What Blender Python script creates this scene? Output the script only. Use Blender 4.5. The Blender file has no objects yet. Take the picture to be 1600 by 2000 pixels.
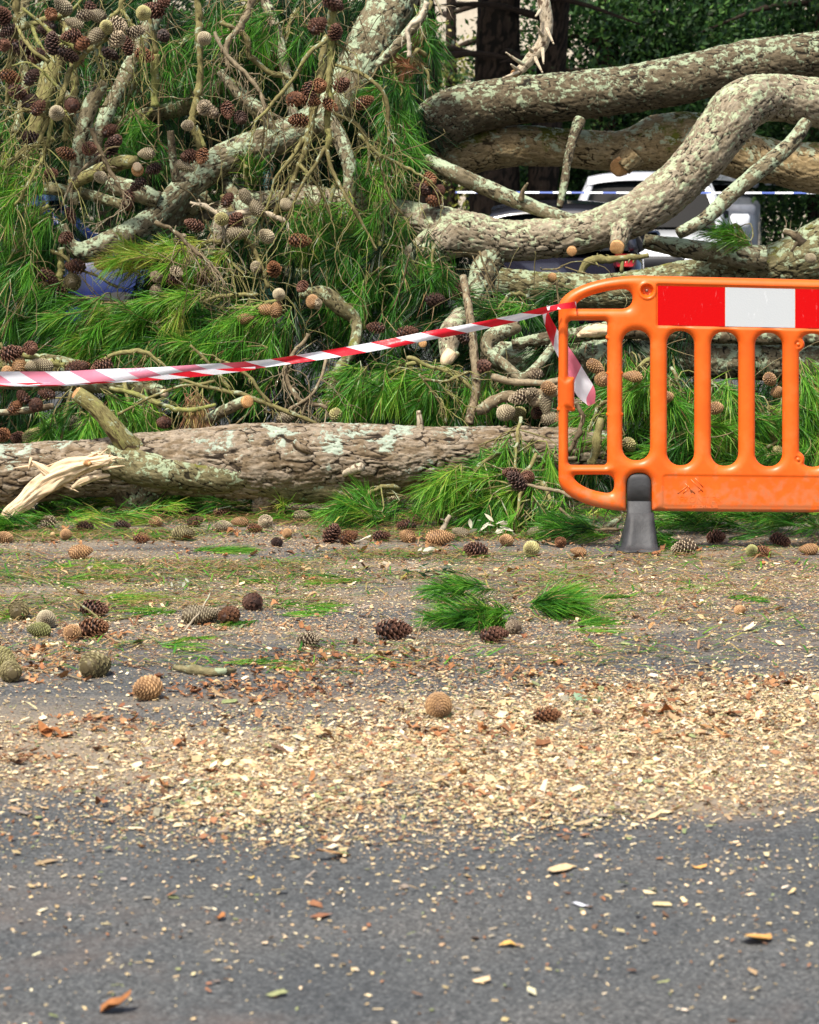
import bpy, math, random
import numpy as np
from mathutils import Vector, Matrix
PI = math.pi
rnd = random.Random(11)
rng = np.random.default_rng(5)
SC = bpy.context.scene
COL = SC.collection

# ---------------------------------------------------------------- camera
CAM_H = 1.2
FPX = 5000.0
PITCH = math.atan(569.0 / FPX)
cam_d = bpy.data.cameras.new('camera')
cam = bpy.data.objects.new('camera', cam_d); COL.objects.link(cam)
cam.location = (0, 0, CAM_H); cam.rotation_euler = (PI / 2 - PITCH, 0, 0)
cam_d.sensor_fit = 'HORIZONTAL'; cam_d.sensor_width = 24; cam_d.lens = 75
cam_d.clip_start = 0.1; cam_d.clip_end = 500
cam_d.dof.use_dof = True; cam_d.dof.focus_distance = 9.7; cam_d.dof.aperture_fstop = 8
SC.camera = cam

# ---------------------------------------------------------------- world, sun, exposure
SUN_EL, SUN_AZ = 58, 207      # azimuth measured clockwise from +Y
w = bpy.data.worlds.new('World'); SC.world = w; w.use_nodes = True
wn = w.node_tree.nodes; wl = w.node_tree.links
bg = wn['Background']; sky = wn.new('ShaderNodeTexSky')
sky.sky_type = 'NISHITA'; sky.sun_disc = False
sky.sun_elevation = math.radians(SUN_EL); sky.sun_rotation = math.radians(SUN_AZ)
sky.air_density = 1.0; sky.dust_density = 4.0; sky.ozone_density = 0.6
wl.new(sky.outputs[0], bg.inputs[0]); bg.inputs[1].default_value = 0.10
sun_d = bpy.data.lights.new('sun', 'SUN'); sun_d.energy = 3.3; sun_d.angle = math.radians(6); sun_d.color = (1, .95, .86)
sun = bpy.data.objects.new('sun', sun_d); COL.objects.link(sun)
az, el = math.radians(SUN_AZ), math.radians(SUN_EL)
sd = Vector((math.sin(az) * math.cos(el), math.cos(az) * math.cos(el), math.sin(el)))
sun.rotation_euler = sd.to_track_quat('Z', 'Y').to_euler()
SC.view_settings.view_transform = 'Standard'; SC.view_settings.look = 'None'
SC.view_settings.exposure = 0.78; SC.view_settings.gamma = 1
SC.cycles.max_bounces = 6; SC.cycles.transparent_max_bounces = 12
SC.cycles.sample_clamp_indirect = 8

# ---------------------------------------------------------------- helpers
FW = np.array([0, math.cos(PITCH), -math.sin(PITCH)]); UP = np.array([0, math.sin(PITCH), math.cos(PITCH)])
RT = np.array([1., 0, 0]); CP = np.array([0, 0, CAM_H])

def P(px, py, Y):
    """measured point of the photograph at depth Y (metres in front of the camera)"""
    px = np.asarray(px, float); py = np.asarray(py, float); Y = np.asarray(Y, float)
    d = FW + ((px - 800) / FPX)[..., None] * RT - ((py - 1000) / FPX)[..., None] * UP
    return CP + d * (Y / d[..., 1])[..., None]

def G(px, py, z=0.0):
    px = np.asarray(px, float); py = np.asarray(py, float)
    d = FW + ((px - 800) / FPX)[..., None] * RT - ((py - 1000) / FPX)[..., None] * UP
    return CP + d * ((z - CAM_H) / d[..., 2])[..., None]

def props(o, label=None, cat=None, group=None, kind=None):
    if label: o['label'] = label
    if cat: o['category'] = cat
    if group: o['group'] = group
    if kind: o['kind'] = kind
    return o

def mk(name, V, F, mat, parent=None, org=None, smooth=True, attrs=None, T=None):
    """one mesh object; V in world metres; F an (n,4) array or list; T extra triangles"""
    V = np.asarray(V, float).reshape(-1, 3)
    if org is None:
        org = np.array(parent.matrix_world.translation) if parent is not None else V.mean(0) * [1, 1, 0] + [0, 0, V[:, 2].min()]
    org = np.asarray(org, float)
    me = bpy.data.meshes.new(name)
    if isinstance(F, np.ndarray):
        n = len(F); nt = 0 if T is None else len(T)
        me.vertices.add(len(V)); me.vertices.foreach_set('co', (V - org).astype(np.float32).ravel())
        me.loops.add(n * 4 + nt * 3)
        li = F.astype(np.int32).ravel()
        ls = np.arange(0, n * 4, 4)
        if nt:
            li = np.concatenate([li, np.asarray(T).astype(np.int32).ravel()]); ls = np.concatenate([ls, n * 4 + np.arange(0, nt * 3, 3)])
        me.loops.foreach_set('vertex_index', li.astype(np.int32))
        me.polygons.add(n + nt); me.polygons.foreach_set('loop_start', ls.astype(np.int32))
        me.update(calc_edges=True)
    else:
        me.from_pydata([tuple(v) for v in (V - org)], [], [tuple(int(i) for i in f) for f in F]); me.update()
    me.polygons.foreach_set('use_smooth', np.full(len(me.polygons), bool(smooth)))
    for k, a in (attrs or {}).items():
        a = np.asarray(a, np.float32)
        if a.ndim == 1:
            t = me.attributes.new(k, 'FLOAT', 'POINT'); t.data.foreach_set('value', a)
        elif a.shape[1] == 3:
            t = me.attributes.new(k, 'FLOAT_VECTOR', 'POINT'); t.data.foreach_set('vector', a.ravel())
        else:
            t = me.attributes.new(k, 'FLOAT_COLOR', 'POINT'); t.data.foreach_set('color', a.ravel())
    if mat: me.materials.append(mat)
    me.validate()
    o = bpy.data.objects.new(name, me); COL.objects.link(o)
    if parent is not None:
        o.parent = parent; o.location = Vector(org) - parent_loc(parent)
        o.matrix_world = Matrix.Translation(Vector(org))
    else:
        o.location = Vector(org)
        o.matrix_world = Matrix.Translation(Vector(org))
    return o

def parent_loc(p):
    v = Vector((0, 0, 0))
    while p is not None:
        v += p.location; p = p.parent
    return v

class MB:
    """collects pieces that become ONE mesh"""
    def __init__(s): s.V = []; s.F = []; s.n = 0; s.A = {}
    def add(s, V, F, **at):
        V = np.asarray(V, float).reshape(-1, 3); s.V.append(V); s.F.append(np.asarray(F, int) + s.n); s.n += len(V)
        for k, a in at.items():
            a = np.asarray(a, float)
            if a.ndim == 0: a = np.full(len(V), float(a))
            elif a.ndim == 1 and len(a) in (3, 4) and len(V) != len(a): a = np.tile(a, (len(V), 1))
            s.A.setdefault(k, []).append(a)
    def box(s, c, d, R=None, **at):
        x, y, z = [k / 2 for k in d]
        V = np.array([[i, j, k] for k in (-z, z) for j in (-y, y) for i in (-x, x)], float)
        if R is not None: V = V @ np.array(R).T
        s.add(V + np.array(c), BOXF, **at)
    def build(s, name, mat, parent=None, smooth=True, org=None):
        V = np.concatenate(s.V); F = np.concatenate(s.F)
        return mk(name, V, F, mat, parent, org, smooth, {k: np.concatenate(a) for k, a in s.A.items()})
BOXF = np.array([[0, 2, 3, 1], [4, 5, 7, 6], [0, 1, 5, 4], [2, 6, 7, 3], [0, 4, 6, 2], [1, 3, 7, 5]])

def h3(i, j, k, s=0):
    n = (i * 73856093) ^ (j * 19349663) ^ (k * 83492791) ^ (s * 2654435 + 12345)
    n = (n ^ (n >> 13)) * 1274126177 & 0x7fffffff
    n = (n ^ (n >> 15)) * 1103515245 & 0x7fffffff
    return (n & 0xffffff) / float(0x1000000)

def vnoise(p, s=0):
    f = np.floor(p).astype(np.int64); t = p - f; t = t * t * (3 - 2 * t); r = 0
    for a in (0, 1):
        for b in (0, 1):
            for c in (0, 1):
                wgt = (t[:, 0] if a else 1 - t[:, 0]) * (t[:, 1] if b else 1 - t[:, 1]) * (t[:, 2] if c else 1 - t[:, 2])
                r = r + wgt * h3(f[:, 0] + a, f[:, 1] + b, f[:, 2] + c, s)
    return r * 2 - 1

def worley(p, s=0):
    f = np.floor(p).astype(np.int64); n = len(p)
    F1 = np.full(n, 9.); F2 = np.full(n, 9.); ID = np.zeros(n)
    for a in (-1, 0, 1):
        for b in (-1, 0, 1):
            for c in (-1, 0, 1):
                i, j, k = f[:, 0] + a, f[:, 1] + b, f[:, 2] + c
                q = np.stack([i + h3(i, j, k, s + 1), j + h3(i, j, k, s + 2), k + h3(i, j, k, s + 3)], 1)
                d = np.linalg.norm(q - p, axis=1); idd = h3(i, j, k, s + 4)
                nearer = d < F1
                F2 = np.where(nearer, F1, np.minimum(F2, d)); ID = np.where(nearer, idd, ID); F1 = np.where(nearer, d, F1)
    return F1, F2, ID

def sstep(a, b, x):
    t = np.clip((x - a) / (b - a), 0, 1); return t * t * (3 - 2 * t)

def spline(pts, step):
    """Catmull-Rom through rows of pts (any width); first three columns are xyz; resampled to about step metres"""
    p = np.asarray(pts, float)
    if len(p) == 2: p = np.vstack([p[0], p.mean(0), p[1]])
    q = np.vstack([2 * p[0] - p[1], p, 2 * p[-1] - p[-2]]); out = []
    for i in range(1, len(q) - 2):
        L = np.linalg.norm(q[i + 1, :3] - q[i, :3]); m = max(1, int(math.ceil(L / step)))
        t = (np.arange(m) / m)[:, None]
        out.append(.5 * (2 * q[i] + (q[i + 1] - q[i - 1]) * t + (2 * q[i - 1] - 5 * q[i] + 4 * q[i + 1] - q[i + 2]) * t * t
                         + (3 * q[i] - q[i - 1] - 3 * q[i + 1] + q[i + 2]) * t ** 3))
    out.append(q[-2][None]); return np.vstack(out)

def frames(C):
    T = np.gradient(C, axis=0); T /= np.linalg.norm(T, axis=1)[:, None] + 1e-12
    N = np.zeros_like(T); a = np.array([0, 0, 1.]) if abs(T[0, 2]) < .9 else np.array([1., 0, 0])
    n = a - T[0] * a.dot(T[0]); n /= np.linalg.norm(n); N[0] = n
    for i in range(1, len(C)):
        n = N[i - 1] - T[i] * N[i - 1].dot(T[i]); N[i] = n / (np.linalg.norm(n) + 1e-12)
    return T, N, np.cross(T, N)

def tube(C, R, sides=8, cap=True):
    """C (n,3), R (n,). returns V, F(quads), co (straightened coordinates)"""
    C = np.asarray(C, float); R = np.asarray(R, float); n = len(C)
    T, N, B = frames(C)
    th = np.arange(sides) * 2 * PI / sides; c, s = np.cos(th), np.sin(th)
    dirs = c[None, :, None] * N[:, None] + s[None, :, None] * B[:, None]
    V = C[:, None] + dirs * R[:, None, None]
    L = np.concatenate([[0], np.cumsum(np.linalg.norm(np.diff(C, axis=0), axis=1))])
    co = np.stack([c[None] * R[:, None], s[None] * R[:, None], np.repeat(L[:, None], sides, 1)], 2)
    i = np.arange(n - 1)[:, None] * sides; j = np.arange(sides)[None]; k = (j + 1) % sides
    F = np.stack([i + j, i + k, i + sides + k, i + sides + j], 2).reshape(-1, 4)
    V = V.reshape(-1, 3); co = co.reshape(-1, 3)
    if cap:
        a = len(V); V = np.vstack([V, C[0], C[-1]]); co = np.vstack([co, [0, 0, 0], [0, 0, L[-1]]])
        jj = np.arange(0, sides, 2)
        f0 = np.stack([np.full(len(jj), a), (jj + 2) % sides, (jj + 1) % sides, jj], 1)
        b = (n - 1) * sides
        f1 = np.stack([np.full(len(jj), a + 1), b + jj, b + (jj + 1) % sides, b + (jj + 2) % sides], 1)
        F = np.vstack([F, f0, f1])
    return V, F, co, dirs.reshape(-1, 3)

# ---------------------------------------------------------------- materials
def newmat(name):
    m = bpy.data.materials.new(name); m.use_nodes = True
    return m, m.node_tree.nodes, m.node_tree.links, m.node_tree.nodes['Principled BSDF']

def N(nd, t, **k):
    x = nd.new(t)
    for a, b in k.items():
        if a.startswith('i_'):
            key = a[2:]; key = int(key) if key.isdigit() else key.replace('_', ' ')
            x.inputs[key].default_value = b
        else: setattr(x, a, b)
    return x

def ramp(nd, stops, interp='LINEAR'):
    r = nd.new('ShaderNodeValToRGB'); e = r.color_ramp.elements; r.color_ramp.interpolation = interp
    while len(e) > 1: e.remove(e[-1])
    e[0].position = stops[0][0]; e[0].color = (*stops[0][1], 1) if len(stops[0][1]) == 3 else stops[0][1]
    for p, c in stops[1:]:
        x = e.new(p); x.color = (*c, 1) if len(c) == 3 else c
    return r

def mixc(nd, lk, fac, a, b, blend='MIX'):
    x = nd.new('ShaderNodeMix'); x.data_type = 'RGBA'; x.blend_type = blend
    for s, v in ((x.inputs[0], fac), (x.inputs[6], a), (x.inputs[7], b)):
        if isinstance(v, bpy.types.NodeSocket): lk.new(v, s)
        elif isinstance(v, (int, float)): s.default_value = v
        else: s.default_value = (*v, 1)
    return x.outputs[2]

def math_(nd, lk, op, a, b=None, clamp=False):
    x = nd.new('ShaderNodeMath'); x.operation = op; x.use_clamp = clamp
    for i, v in enumerate((a, b)):
        if v is None: continue
        if isinstance(v, bpy.types.NodeSocket): lk.new(v, x.inputs[i])
        else: x.inputs[i].default_value = v
    return x.outputs[0]

def simple(name, col, rough=.6, noise=.15, scale=8, metal=0, bump=0, bscale=60, spec=.5, coat=0):
    m, nd, lk, b = newmat(name)
    tc = N(nd, 'ShaderNodeTexCoord'); n = N(nd, 'ShaderNodeTexNoise', i_Scale=scale, i_Detail=6.)
    lk.new(tc.outputs['Object'], n.inputs['Vector'])
    r = ramp(nd, [(.3, tuple(c * (1 - noise) for c in col)), (.7, tuple(min(1, c * (1 + noise)) for c in col))])
    lk.new(n.outputs[0], r.inputs[0]); lk.new(r.outputs[0], b.inputs['Base Color'])
    b.inputs['Roughness'].default_value = rough; b.inputs['Metallic'].default_value = metal
    b.inputs['Specular IOR Level'].default_value = spec; b.inputs['Coat Weight'].default_value = coat
    if bump:
        n2 = N(nd, 'ShaderNodeTexNoise', i_Scale=bscale, i_Detail=4.); lk.new(tc.outputs['Object'], n2.inputs['Vector'])
        bp = N(nd, 'ShaderNodeBump', i_Strength=bump, i_Distance=.004); lk.new(n2.outputs[0], bp.inputs['Height']); lk.new(bp.outputs[0], b.inputs['Normal'])
    return m

def bark(name, plates, crack, lichen=0., lcol=(.40, .47, .30), moss=0., lscale=11., fine=90., bump=.5, lsoft=.025):
    """plates: colour stops picked per bark plate; crack: colour down in the fissures"""
    m, nd, lk, b = newmat(name)
    geo = N(nd, 'ShaderNodeNewGeometry')
    pos = geo.outputs['Position']
    cr = N(nd, 'ShaderNodeAttribute', attribute_name='crack'); ce = N(nd, 'ShaderNodeAttribute', attribute_name='cell')
    co = N(nd, 'ShaderNodeAttribute', attribute_name='co')
    n1 = N(nd, 'ShaderNodeTexNoise', i_Scale=14., i_Detail=8., i_Roughness=.65); lk.new(pos, n1.inputs['Vector'])
    mp = N(nd, 'ShaderNodeMapping'); mp.inputs['Scale'].default_value = (1, 1, .35); lk.new(co.outputs['Vector'], mp.inputs[0])
    n2 = N(nd, 'ShaderNodeTexNoise', i_Scale=fine, i_Detail=8., i_Roughness=.7, i_Distortion=.6); lk.new(mp.outputs[0], n2.inputs['Vector'])
    f = math_(nd, lk, 'ADD', math_(nd, lk, 'MULTIPLY', ce.outputs['Fac'], .4), math_(nd, lk, 'MULTIPLY', n1.outputs[0], .75))
    k = len(plates)
    r = ramp(nd, [(.2 + .62 * i / max(1, k - 1), c) for i, c in enumerate(plates)]); lk.new(f, r.inputs[0])
    r2 = ramp(nd, [(.28, (.38, .36, .34)), (.48, (.85, .84, .82)), (.7, (1.3, 1.28, 1.24))]); lk.new(n2.outputs[0], r2.inputs[0])
    c = mixc(nd, lk, 1., r.outputs[0], r2.outputs[0], 'MULTIPLY')
    crn = math_(nd, lk, 'ADD', cr.outputs['Fac'], math_(nd, lk, 'MULTIPLY', math_(nd, lk, 'SUBTRACT', n2.outputs[0], .5), .9))
    r3 = ramp(nd, [(.08, (1, 1, 1)), (.28, (.85, .85, .85)), (.52, (0, 0, 0))]); lk.new(crn, r3.inputs[0])
    c = mixc(nd, lk, r3.outputs[0], c, crack)
    nz = N(nd, 'ShaderNodeSeparateXYZ'); lk.new(geo.outputs['Normal'], nz.inputs[0])
    if moss:
        n4 = N(nd, 'ShaderNodeTexNoise', i_Scale=5., i_Detail=7., i_Roughness=.7); lk.new(pos, n4.inputs['Vector'])
        mm = math_(nd, lk, 'ADD', n4.outputs[0], math_(nd, lk, 'MULTIPLY', nz.outputs[2], .12))
        rm = ramp(nd, [(.66 - moss * .25, (0, 0, 0)), (.74 - moss * .25, (1, 1, 1))]); lk.new(mm, rm.inputs[0])
        mg = mixc(nd, lk, n2.outputs[0], (.06, .075, .008), (.19, .19, .03))
        c = mixc(nd, lk, rm.outputs[0], c, mg)
    hgt = n2.outputs[0]
    if lichen:
        n3 = N(nd, 'ShaderNodeTexNoise', i_Scale=lscale, i_Detail=9., i_Roughness=.72, i_Distortion=.4); lk.new(pos, n3.inputs['Vector'])
        la = math_(nd, lk, 'ADD', n3.outputs[0], math_(nd, lk, 'MULTIPLY', nz.outputs[2], .06))
        la = math_(nd, lk, 'ADD', la, math_(nd, lk, 'MULTIPLY', cr.outputs['Fac'], .05))
        t = .68 - lichen * .2
        rl = ramp(nd, [(t, (0, 0, 0)), (t + lsoft, (1, 1, 1))]); lk.new(la, rl.inputs[0])
        rc = ramp(nd, [(.3, tuple(q * .6 for q in lcol)), (.55, lcol), (.75, tuple(min(.8, q * 1.35) for q in lcol))]); lk.new(n2.outputs[0], rc.inputs[0])
        c = mixc(nd, lk, rl.outputs[0], c, rc.outputs[0])
        hgt = math_(nd, lk, 'ADD', hgt, math_(nd, lk, 'MULTIPLY', rl.outputs[0], .5))
    lk.new(c, b.inputs['Base Color']); b.inputs['Roughness'].default_value = .88; b.inputs['Specular IOR Level'].default_value = .2
    bp = N(nd, 'ShaderNodeBump', i_Strength=bump, i_Distance=.006); lk.new(hgt, bp.inputs['Height']); lk.new(bp.outputs[0], b.inputs['Normal'])
    return m

M = {}
M['bark_pink'] = bark('bark_pink', [(.09, .052, .030), (.14, .10, .058), (.205, .155, .10), (.33, .275, .21), (.16, .12, .068)], (.02, .014, .009), .22, (.36, .42, .33), lscale=8)
M['bark_light'] = bark('bark_light', [(.10, .075, .045), (.20, .16, .105), (.31, .26, .185), (.40, .35, .26)], (.022, .017, .011), .50, (.42, .48, .30), lscale=24, lsoft=.04)
M['bark_lichen'] = bark('bark_lichen', [(.09, .075, .045), (.18, .15, .09), (.28, .24, .16)], (.02, .017, .011), .58, (.37, .44, .29), lscale=18)
M['bark_dark'] = bark('bark_dark', [(.055, .042, .025), (.115, .09, .055), (.19, .155, .10)], (.014, .011, .007), .50, (.33, .39, .25), 0, lscale=26, lsoft=.05)
M['bark_tan'] = bark('bark_tan', [(.16, .11, .05), (.32, .235, .12), (.45, .35, .20)], (.04, .028, .014), .36, (.44, .48, .31), .34, lscale=15)
M['bark_olive'] = bark('bark_olive', [(.08, .07, .035), (.16, .14, .07), (.25, .22, .12)], (.02, .016, .008), .48, (.34, .40, .25), .08, lscale=22)
M['twig'] = bark('twig_olive', [(.09, .072, .032), (.17, .145, .06), (.27, .245, .10), (.25, .27, .08)], (.06, .038, .02), .26, (.36, .40, .26), lscale=18, fine=120, bump=.6)
M['twig_dark'] = bark('twig_dark', [(.06, .045, .025), (.13, .10, .05), (.22, .17, .09), (.20, .19, .08)], (.03, .02, .012), .2, (.3, .34, .22), lscale=18, fine=120, bump=.6)
M['twig_dry'] = bark('twig_dry', [(.10, .075, .045), (.20, .155, .095), (.34, .28, .185)], (.06, .04, .025), .2, (.38, .4, .28), lscale=22, fine=160, bump=.3)
M['twig_pale'] = bark('twig_pale', [(.34, .27, .18), (.52, .44, .32), (.6, .52, .4)], (.12, .08, .05), .2, (.4, .45, .3), fine=110, bump=.35)
M['trunk_far'] = bark('bark_far', [(.022, .015, .010), (.036, .024, .017), (.055, .038, .025)], (.008, .006, .004), .05, (.06, .08, .04), fine=25, bump=.8)

def wood(name, a, bcol, c3):
    m, nd, lk, b = newmat(name)
    geo = N(nd, 'ShaderNodeNewGeometry'); n = N(nd, 'ShaderNodeTexNoise', i_Scale=40., i_Detail=8., i_Distortion=1.2)
    mp = N(nd, 'ShaderNodeMapping'); mp.inputs['Scale'].default_value = (3, 3, .22)
    ca = N(nd, 'ShaderNodeAttribute', attribute_name='co'); lk.new(ca.outputs['Vector'], mp.inputs[0]); lk.new(mp.outputs[0], n.inputs['Vector'])
    r = ramp(nd, [(.28, c3), (.42, bcol), (.65, a)]); lk.new(n.outputs[0], r.inputs[0]); lk.new(r.outputs[0], b.inputs['Base Color'])
    b.inputs['Roughness'].default_value = .7
    bp = N(nd, 'ShaderNodeBump', i_Strength=.5, i_Distance=.004); lk.new(n.outputs[0], bp.inputs['Height']); lk.new(bp.outputs[0], b.inputs['Normal'])
    return m
M['torn'] = wood('torn_wood', (.76, .60, .40), (.66, .48, .29), (.30, .16, .07))
def rings(m):
    nd, lk = m.node_tree.nodes, m.node_tree.links; b = nd['Principled BSDF']; old = b.inputs['Base Color'].links[0].from_socket
    ca = N(nd, 'ShaderNodeAttribute', attribute_name='co'); w_ = N(nd, 'ShaderNodeTexWave', wave_type='RINGS', rings_direction='Z', i_Scale=55., i_Distortion=1.2); lk.new(ca.outputs['Vector'], w_.inputs['Vector'])
    r = ramp(nd, [(.3, (.62, .55, .5)), (.7, (1.15, 1.15, 1.15))]); lk.new(w_.outputs[0], r.inputs[0]); lk.new(mixc(nd, lk, 1., old, r.outputs[0], 'MULTIPLY'), b.inputs['Base Color'])
M['sawn'] = wood('sawn_wood', (.62, .38, .17), (.52, .27, .10), (.30, .13, .04))

rings(M['sawn'])
def needle_mat():
    m, nd, lk, b = newmat('needles')
    t = N(nd, 'ShaderNodeAttribute', attribute_name='tint')
    r = ramp(nd, [(0, (.005, .018, .006)), (.20, (.022, .095, .012)), (.40, (.062, .245, .018)), (.56, (.135, .37, .028)), (.7, (.27, .46, .045)), (.79, (.42, .42, .07)), (.86, (.46, .32, .13)), (.94, (.40, .24, .13)), (1, (.26, .11, .05))])
    lk.new(t.outputs['Fac'], r.inputs[0]); lk.new(r.outputs[0], b.inputs['Base Color'])
    b.inputs['Roughness'].default_value = .42; b.inputs['Specular IOR Level'].default_value = .35
    tr = N(nd, 'ShaderNodeBsdfTranslucent'); lk.new(r.outputs[0], tr.inputs[0])
    mx = N(nd, 'ShaderNodeMixShader', i_0=.3); lk.new(b.outputs[0], mx.inputs[1]); lk.new(tr.outputs[0], mx.inputs[2])
    lk.new(mx.outputs[0], nd['Material Output'].inputs[0]); return m
M['needle'] = needle_mat()

def attrmat(name, rough=.75, var=.2, scale=40, transl=0., spec=.3):
    m, nd, lk, b = newmat(name)
    c = N(nd, 'ShaderNodeAttribute', attribute_name='col'); g = N(nd, 'ShaderNodeNewGeometry')
    n = N(nd, 'ShaderNodeTexNoise', i_Scale=scale, i_Detail=5.); lk.new(g.outputs['Position'], n.inputs['Vector'])
    r = ramp(nd, [(.3, (1 - var,) * 3), (.7, (1 + var,) * 3)]); lk.new(n.outputs[0], r.inputs[0])
    cc = mixc(nd, lk, 1., c.outputs['Color'], r.outputs[0], 'MULTIPLY')
    lk.new(cc, b.inputs['Base Color']); b.inputs['Roughness'].default_value = rough; b.inputs['Specular IOR Level'].default_value = spec
    if transl:
        tr = N(nd, 'ShaderNodeBsdfTranslucent'); lk.new(cc, tr.inputs[0])
        mx = N(nd, 'ShaderNodeMixShader', i_0=transl); lk.new(b.outputs[0], mx.inputs[1]); lk.new(tr.outputs[0], mx.inputs[2])
        lk.new(mx.outputs[0], nd['Material Output'].inputs[0])
    return m
M['chips'] = attrmat('wood_chips', .8, .25, 150)
M['litter'] = attrmat('litter', .8, .3, 80)
M['leaf'] = attrmat('leaves', .55, .35, 3, .3)

def cone_mat():
    m, nd, lk, b = newmat('pine_cone')
    oi = N(nd, 'ShaderNodeObjectInfo'); e = N(nd, 'ShaderNodeAttribute', attribute_name='edge')
    tc = N(nd, 'ShaderNodeTexCoord'); n = N(nd, 'ShaderNodeTexNoise', i_Scale=35., i_Detail=6.); lk.new(tc.outputs['Object'], n.inputs['Vector'])
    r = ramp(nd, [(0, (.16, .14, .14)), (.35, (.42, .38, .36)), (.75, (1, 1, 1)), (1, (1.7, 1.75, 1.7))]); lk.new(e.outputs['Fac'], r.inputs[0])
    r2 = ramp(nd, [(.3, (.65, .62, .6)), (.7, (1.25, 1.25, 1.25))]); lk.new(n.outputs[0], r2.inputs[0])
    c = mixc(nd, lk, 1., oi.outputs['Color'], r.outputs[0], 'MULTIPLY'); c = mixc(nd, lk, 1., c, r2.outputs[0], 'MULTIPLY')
    lk.new(c, b.inputs['Base Color']); b.inputs['Roughness'].default_value = .6; b.inputs['Specular IOR Level'].default_value = .35; return m
M['cone'] = cone_mat()

# ---------------------------------------------------------------- the ground
def ground_mat():
    m, nd, lk, b = newmat('tarmac')
    g = N(nd, 'ShaderNodeNewGeometry'); pos = g.outputs['Position']
    v = N(nd, 'ShaderNodeTexVoronoi', i_Scale=190., i_Randomness=1.); lk.new(pos, v.inputs['Vector'])
    n = N(nd, 'ShaderNodeTexNoise', i_Scale=150., i_Detail=7., i_Roughness=.75); lk.new(pos, n.inputs['Vector'])
    n2 = N(nd, 'ShaderNodeTexNoise', i_Scale=2.2, i_Detail=6.); lk.new(pos, n2.inputs['Vector'])
    bw = N(nd, 'ShaderNodeRGBToBW'); lk.new(v.outputs['Color'], bw.inputs[0])
    f = math_(nd, lk, 'ADD', math_(nd, lk, 'MULTIPLY', bw.outputs[0], .62), math_(nd, lk, 'MULTIPLY', n.outputs[0], .42))
    r = ramp(nd, [(.18, (.024, .025, .025)), (.38, (.060, .063, .063)), (.60, (.094, .098, .098)), (.76, (.150, .152, .148)), (.92, (.32, .31, .28))]); lk.new(f, r.inputs[0])
    r2 = ramp(nd, [(.3, (.80, .82, .85)), (.52, (1, 1, 1)), (.7, (1.22, 1.15, 1.10))]); lk.new(n2.outputs[0], r2.inputs[0])
    c = mixc(nd, lk, 1., r.outputs[0], r2.outputs[0], 'MULTIPLY')
    nst = N(nd, 'ShaderNodeTexNoise', i_Scale=.9, i_Detail=7., i_Roughness=.7); mst = N(nd, 'ShaderNodeMapping'); mst.inputs['Location'].default_value = (3.1, 1.7, 0); lk.new(pos, mst.inputs[0]); lk.new(mst.outputs[0], nst.inputs['Vector'])
    rst = ramp(nd, [(.54, (0, 0, 0)), (.66, (.55, .55, .55))]); lk.new(nst.outputs[0], rst.inputs[0]); c = mixc(nd, lk, rst.outputs[0], c, (.150, .115, .098))
    # fine sawdust lying on the road: bands of world depth broken by noise
    s = N(nd, 'ShaderNodeSeparateXYZ'); lk.new(pos, s.inputs[0])
    n3 = N(nd, 'ShaderNodeTexNoise', i_Scale=1.1, i_Detail=5.); lk.new(pos, n3.inputs['Vector'])
    mp = N(nd, 'ShaderNodeMapping'); mp.inputs['Scale'].default_value = (.9, 3.0, 1); lk.new(pos, mp.inputs[0])
    n5 = N(nd, 'ShaderNodeTexNoise', i_Scale=1.3, i_Detail=6., i_Roughness=.6); lk.new(mp.outputs[0], n5.inputs['Vector'])
    y = math_(nd, lk, 'ADD', s.outputs[1], math_(nd, lk, 'MULTIPLY', math_(nd, lk, 'SUBTRACT', n3.outputs[0], .5), 1.2))
    y = math_(nd, lk, 'DIVIDE', y, 16.)
    K = lambda q: (q, q, q)
    band = ramp(nd, [(5.0 / 16, K(0)), (5.35 / 16, K(.62)), (5.9 / 16, K(.75)), (6.4 / 16, K(.50)), (6.9 / 16, K(.42)), (7.4 / 16, K(.50)), (8.2 / 16, K(.60)), (9.4 / 16, K(.58)), (11 / 16, K(.5)), (15.5 / 16, K(.1))]); lk.new(y, band.inputs[0])
    n4 = N(nd, 'ShaderNodeTexNoise', i_Scale=120., i_Detail=6., i_Roughness=.8); lk.new(pos, n4.inputs['Vector'])
    q = math_(nd, lk, 'ADD', band.outputs[0], math_(nd, lk, 'MULTIPLY', math_(nd, lk, 'SUBTRACT', n4.outputs[0], .5), 1.3))
    q = math_(nd, lk, 'ADD', q, math_(nd, lk, 'MULTIPLY', math_(nd, lk, 'SUBTRACT', n5.outputs[0], .5), 1.0))
    r3 = ramp(nd, [(.46, K(0)), (.7, K(1))]); lk.new(q, r3.inputs[0])
    dust = ramp(nd, [(.3, (.17, .13, .09)), (.55, (.33, .265, .185)), (.75, (.52, .42, .30))]); lk.new(n.outputs[0], dust.inputs[0])
    c = mixc(nd, lk, math_(nd, lk, 'MULTIPLY', r3.outputs[0], .8), c, dust.outputs[0])
    lk.new(c, b.inputs['Base Color']); b.inputs['Roughness'].default_value = .85; b.inputs['Specular IOR Level'].default_value = .25
    bp = N(nd, 'ShaderNodeBump', i_Strength=.6, i_Distance=.003); lk.new(f, bp.inputs['Height']); lk.new(bp.outputs[0], b.inputs['Normal'])
    return m
gx = np.array([-120, -20, -6, 6, 20, 120.]); gy = np.array([-40, 2, 8, 14, 30, 60, 300.])
gv = np.array([[x, y, 0] for y in gy for x in gx]); nx = len(gx)
gf = np.array([[j * nx + i, j * nx + i + 1, (j + 1) * nx + i + 1, (j + 1) * nx + i] for j in range(len(gy) - 1) for i in range(nx - 1)])
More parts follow.
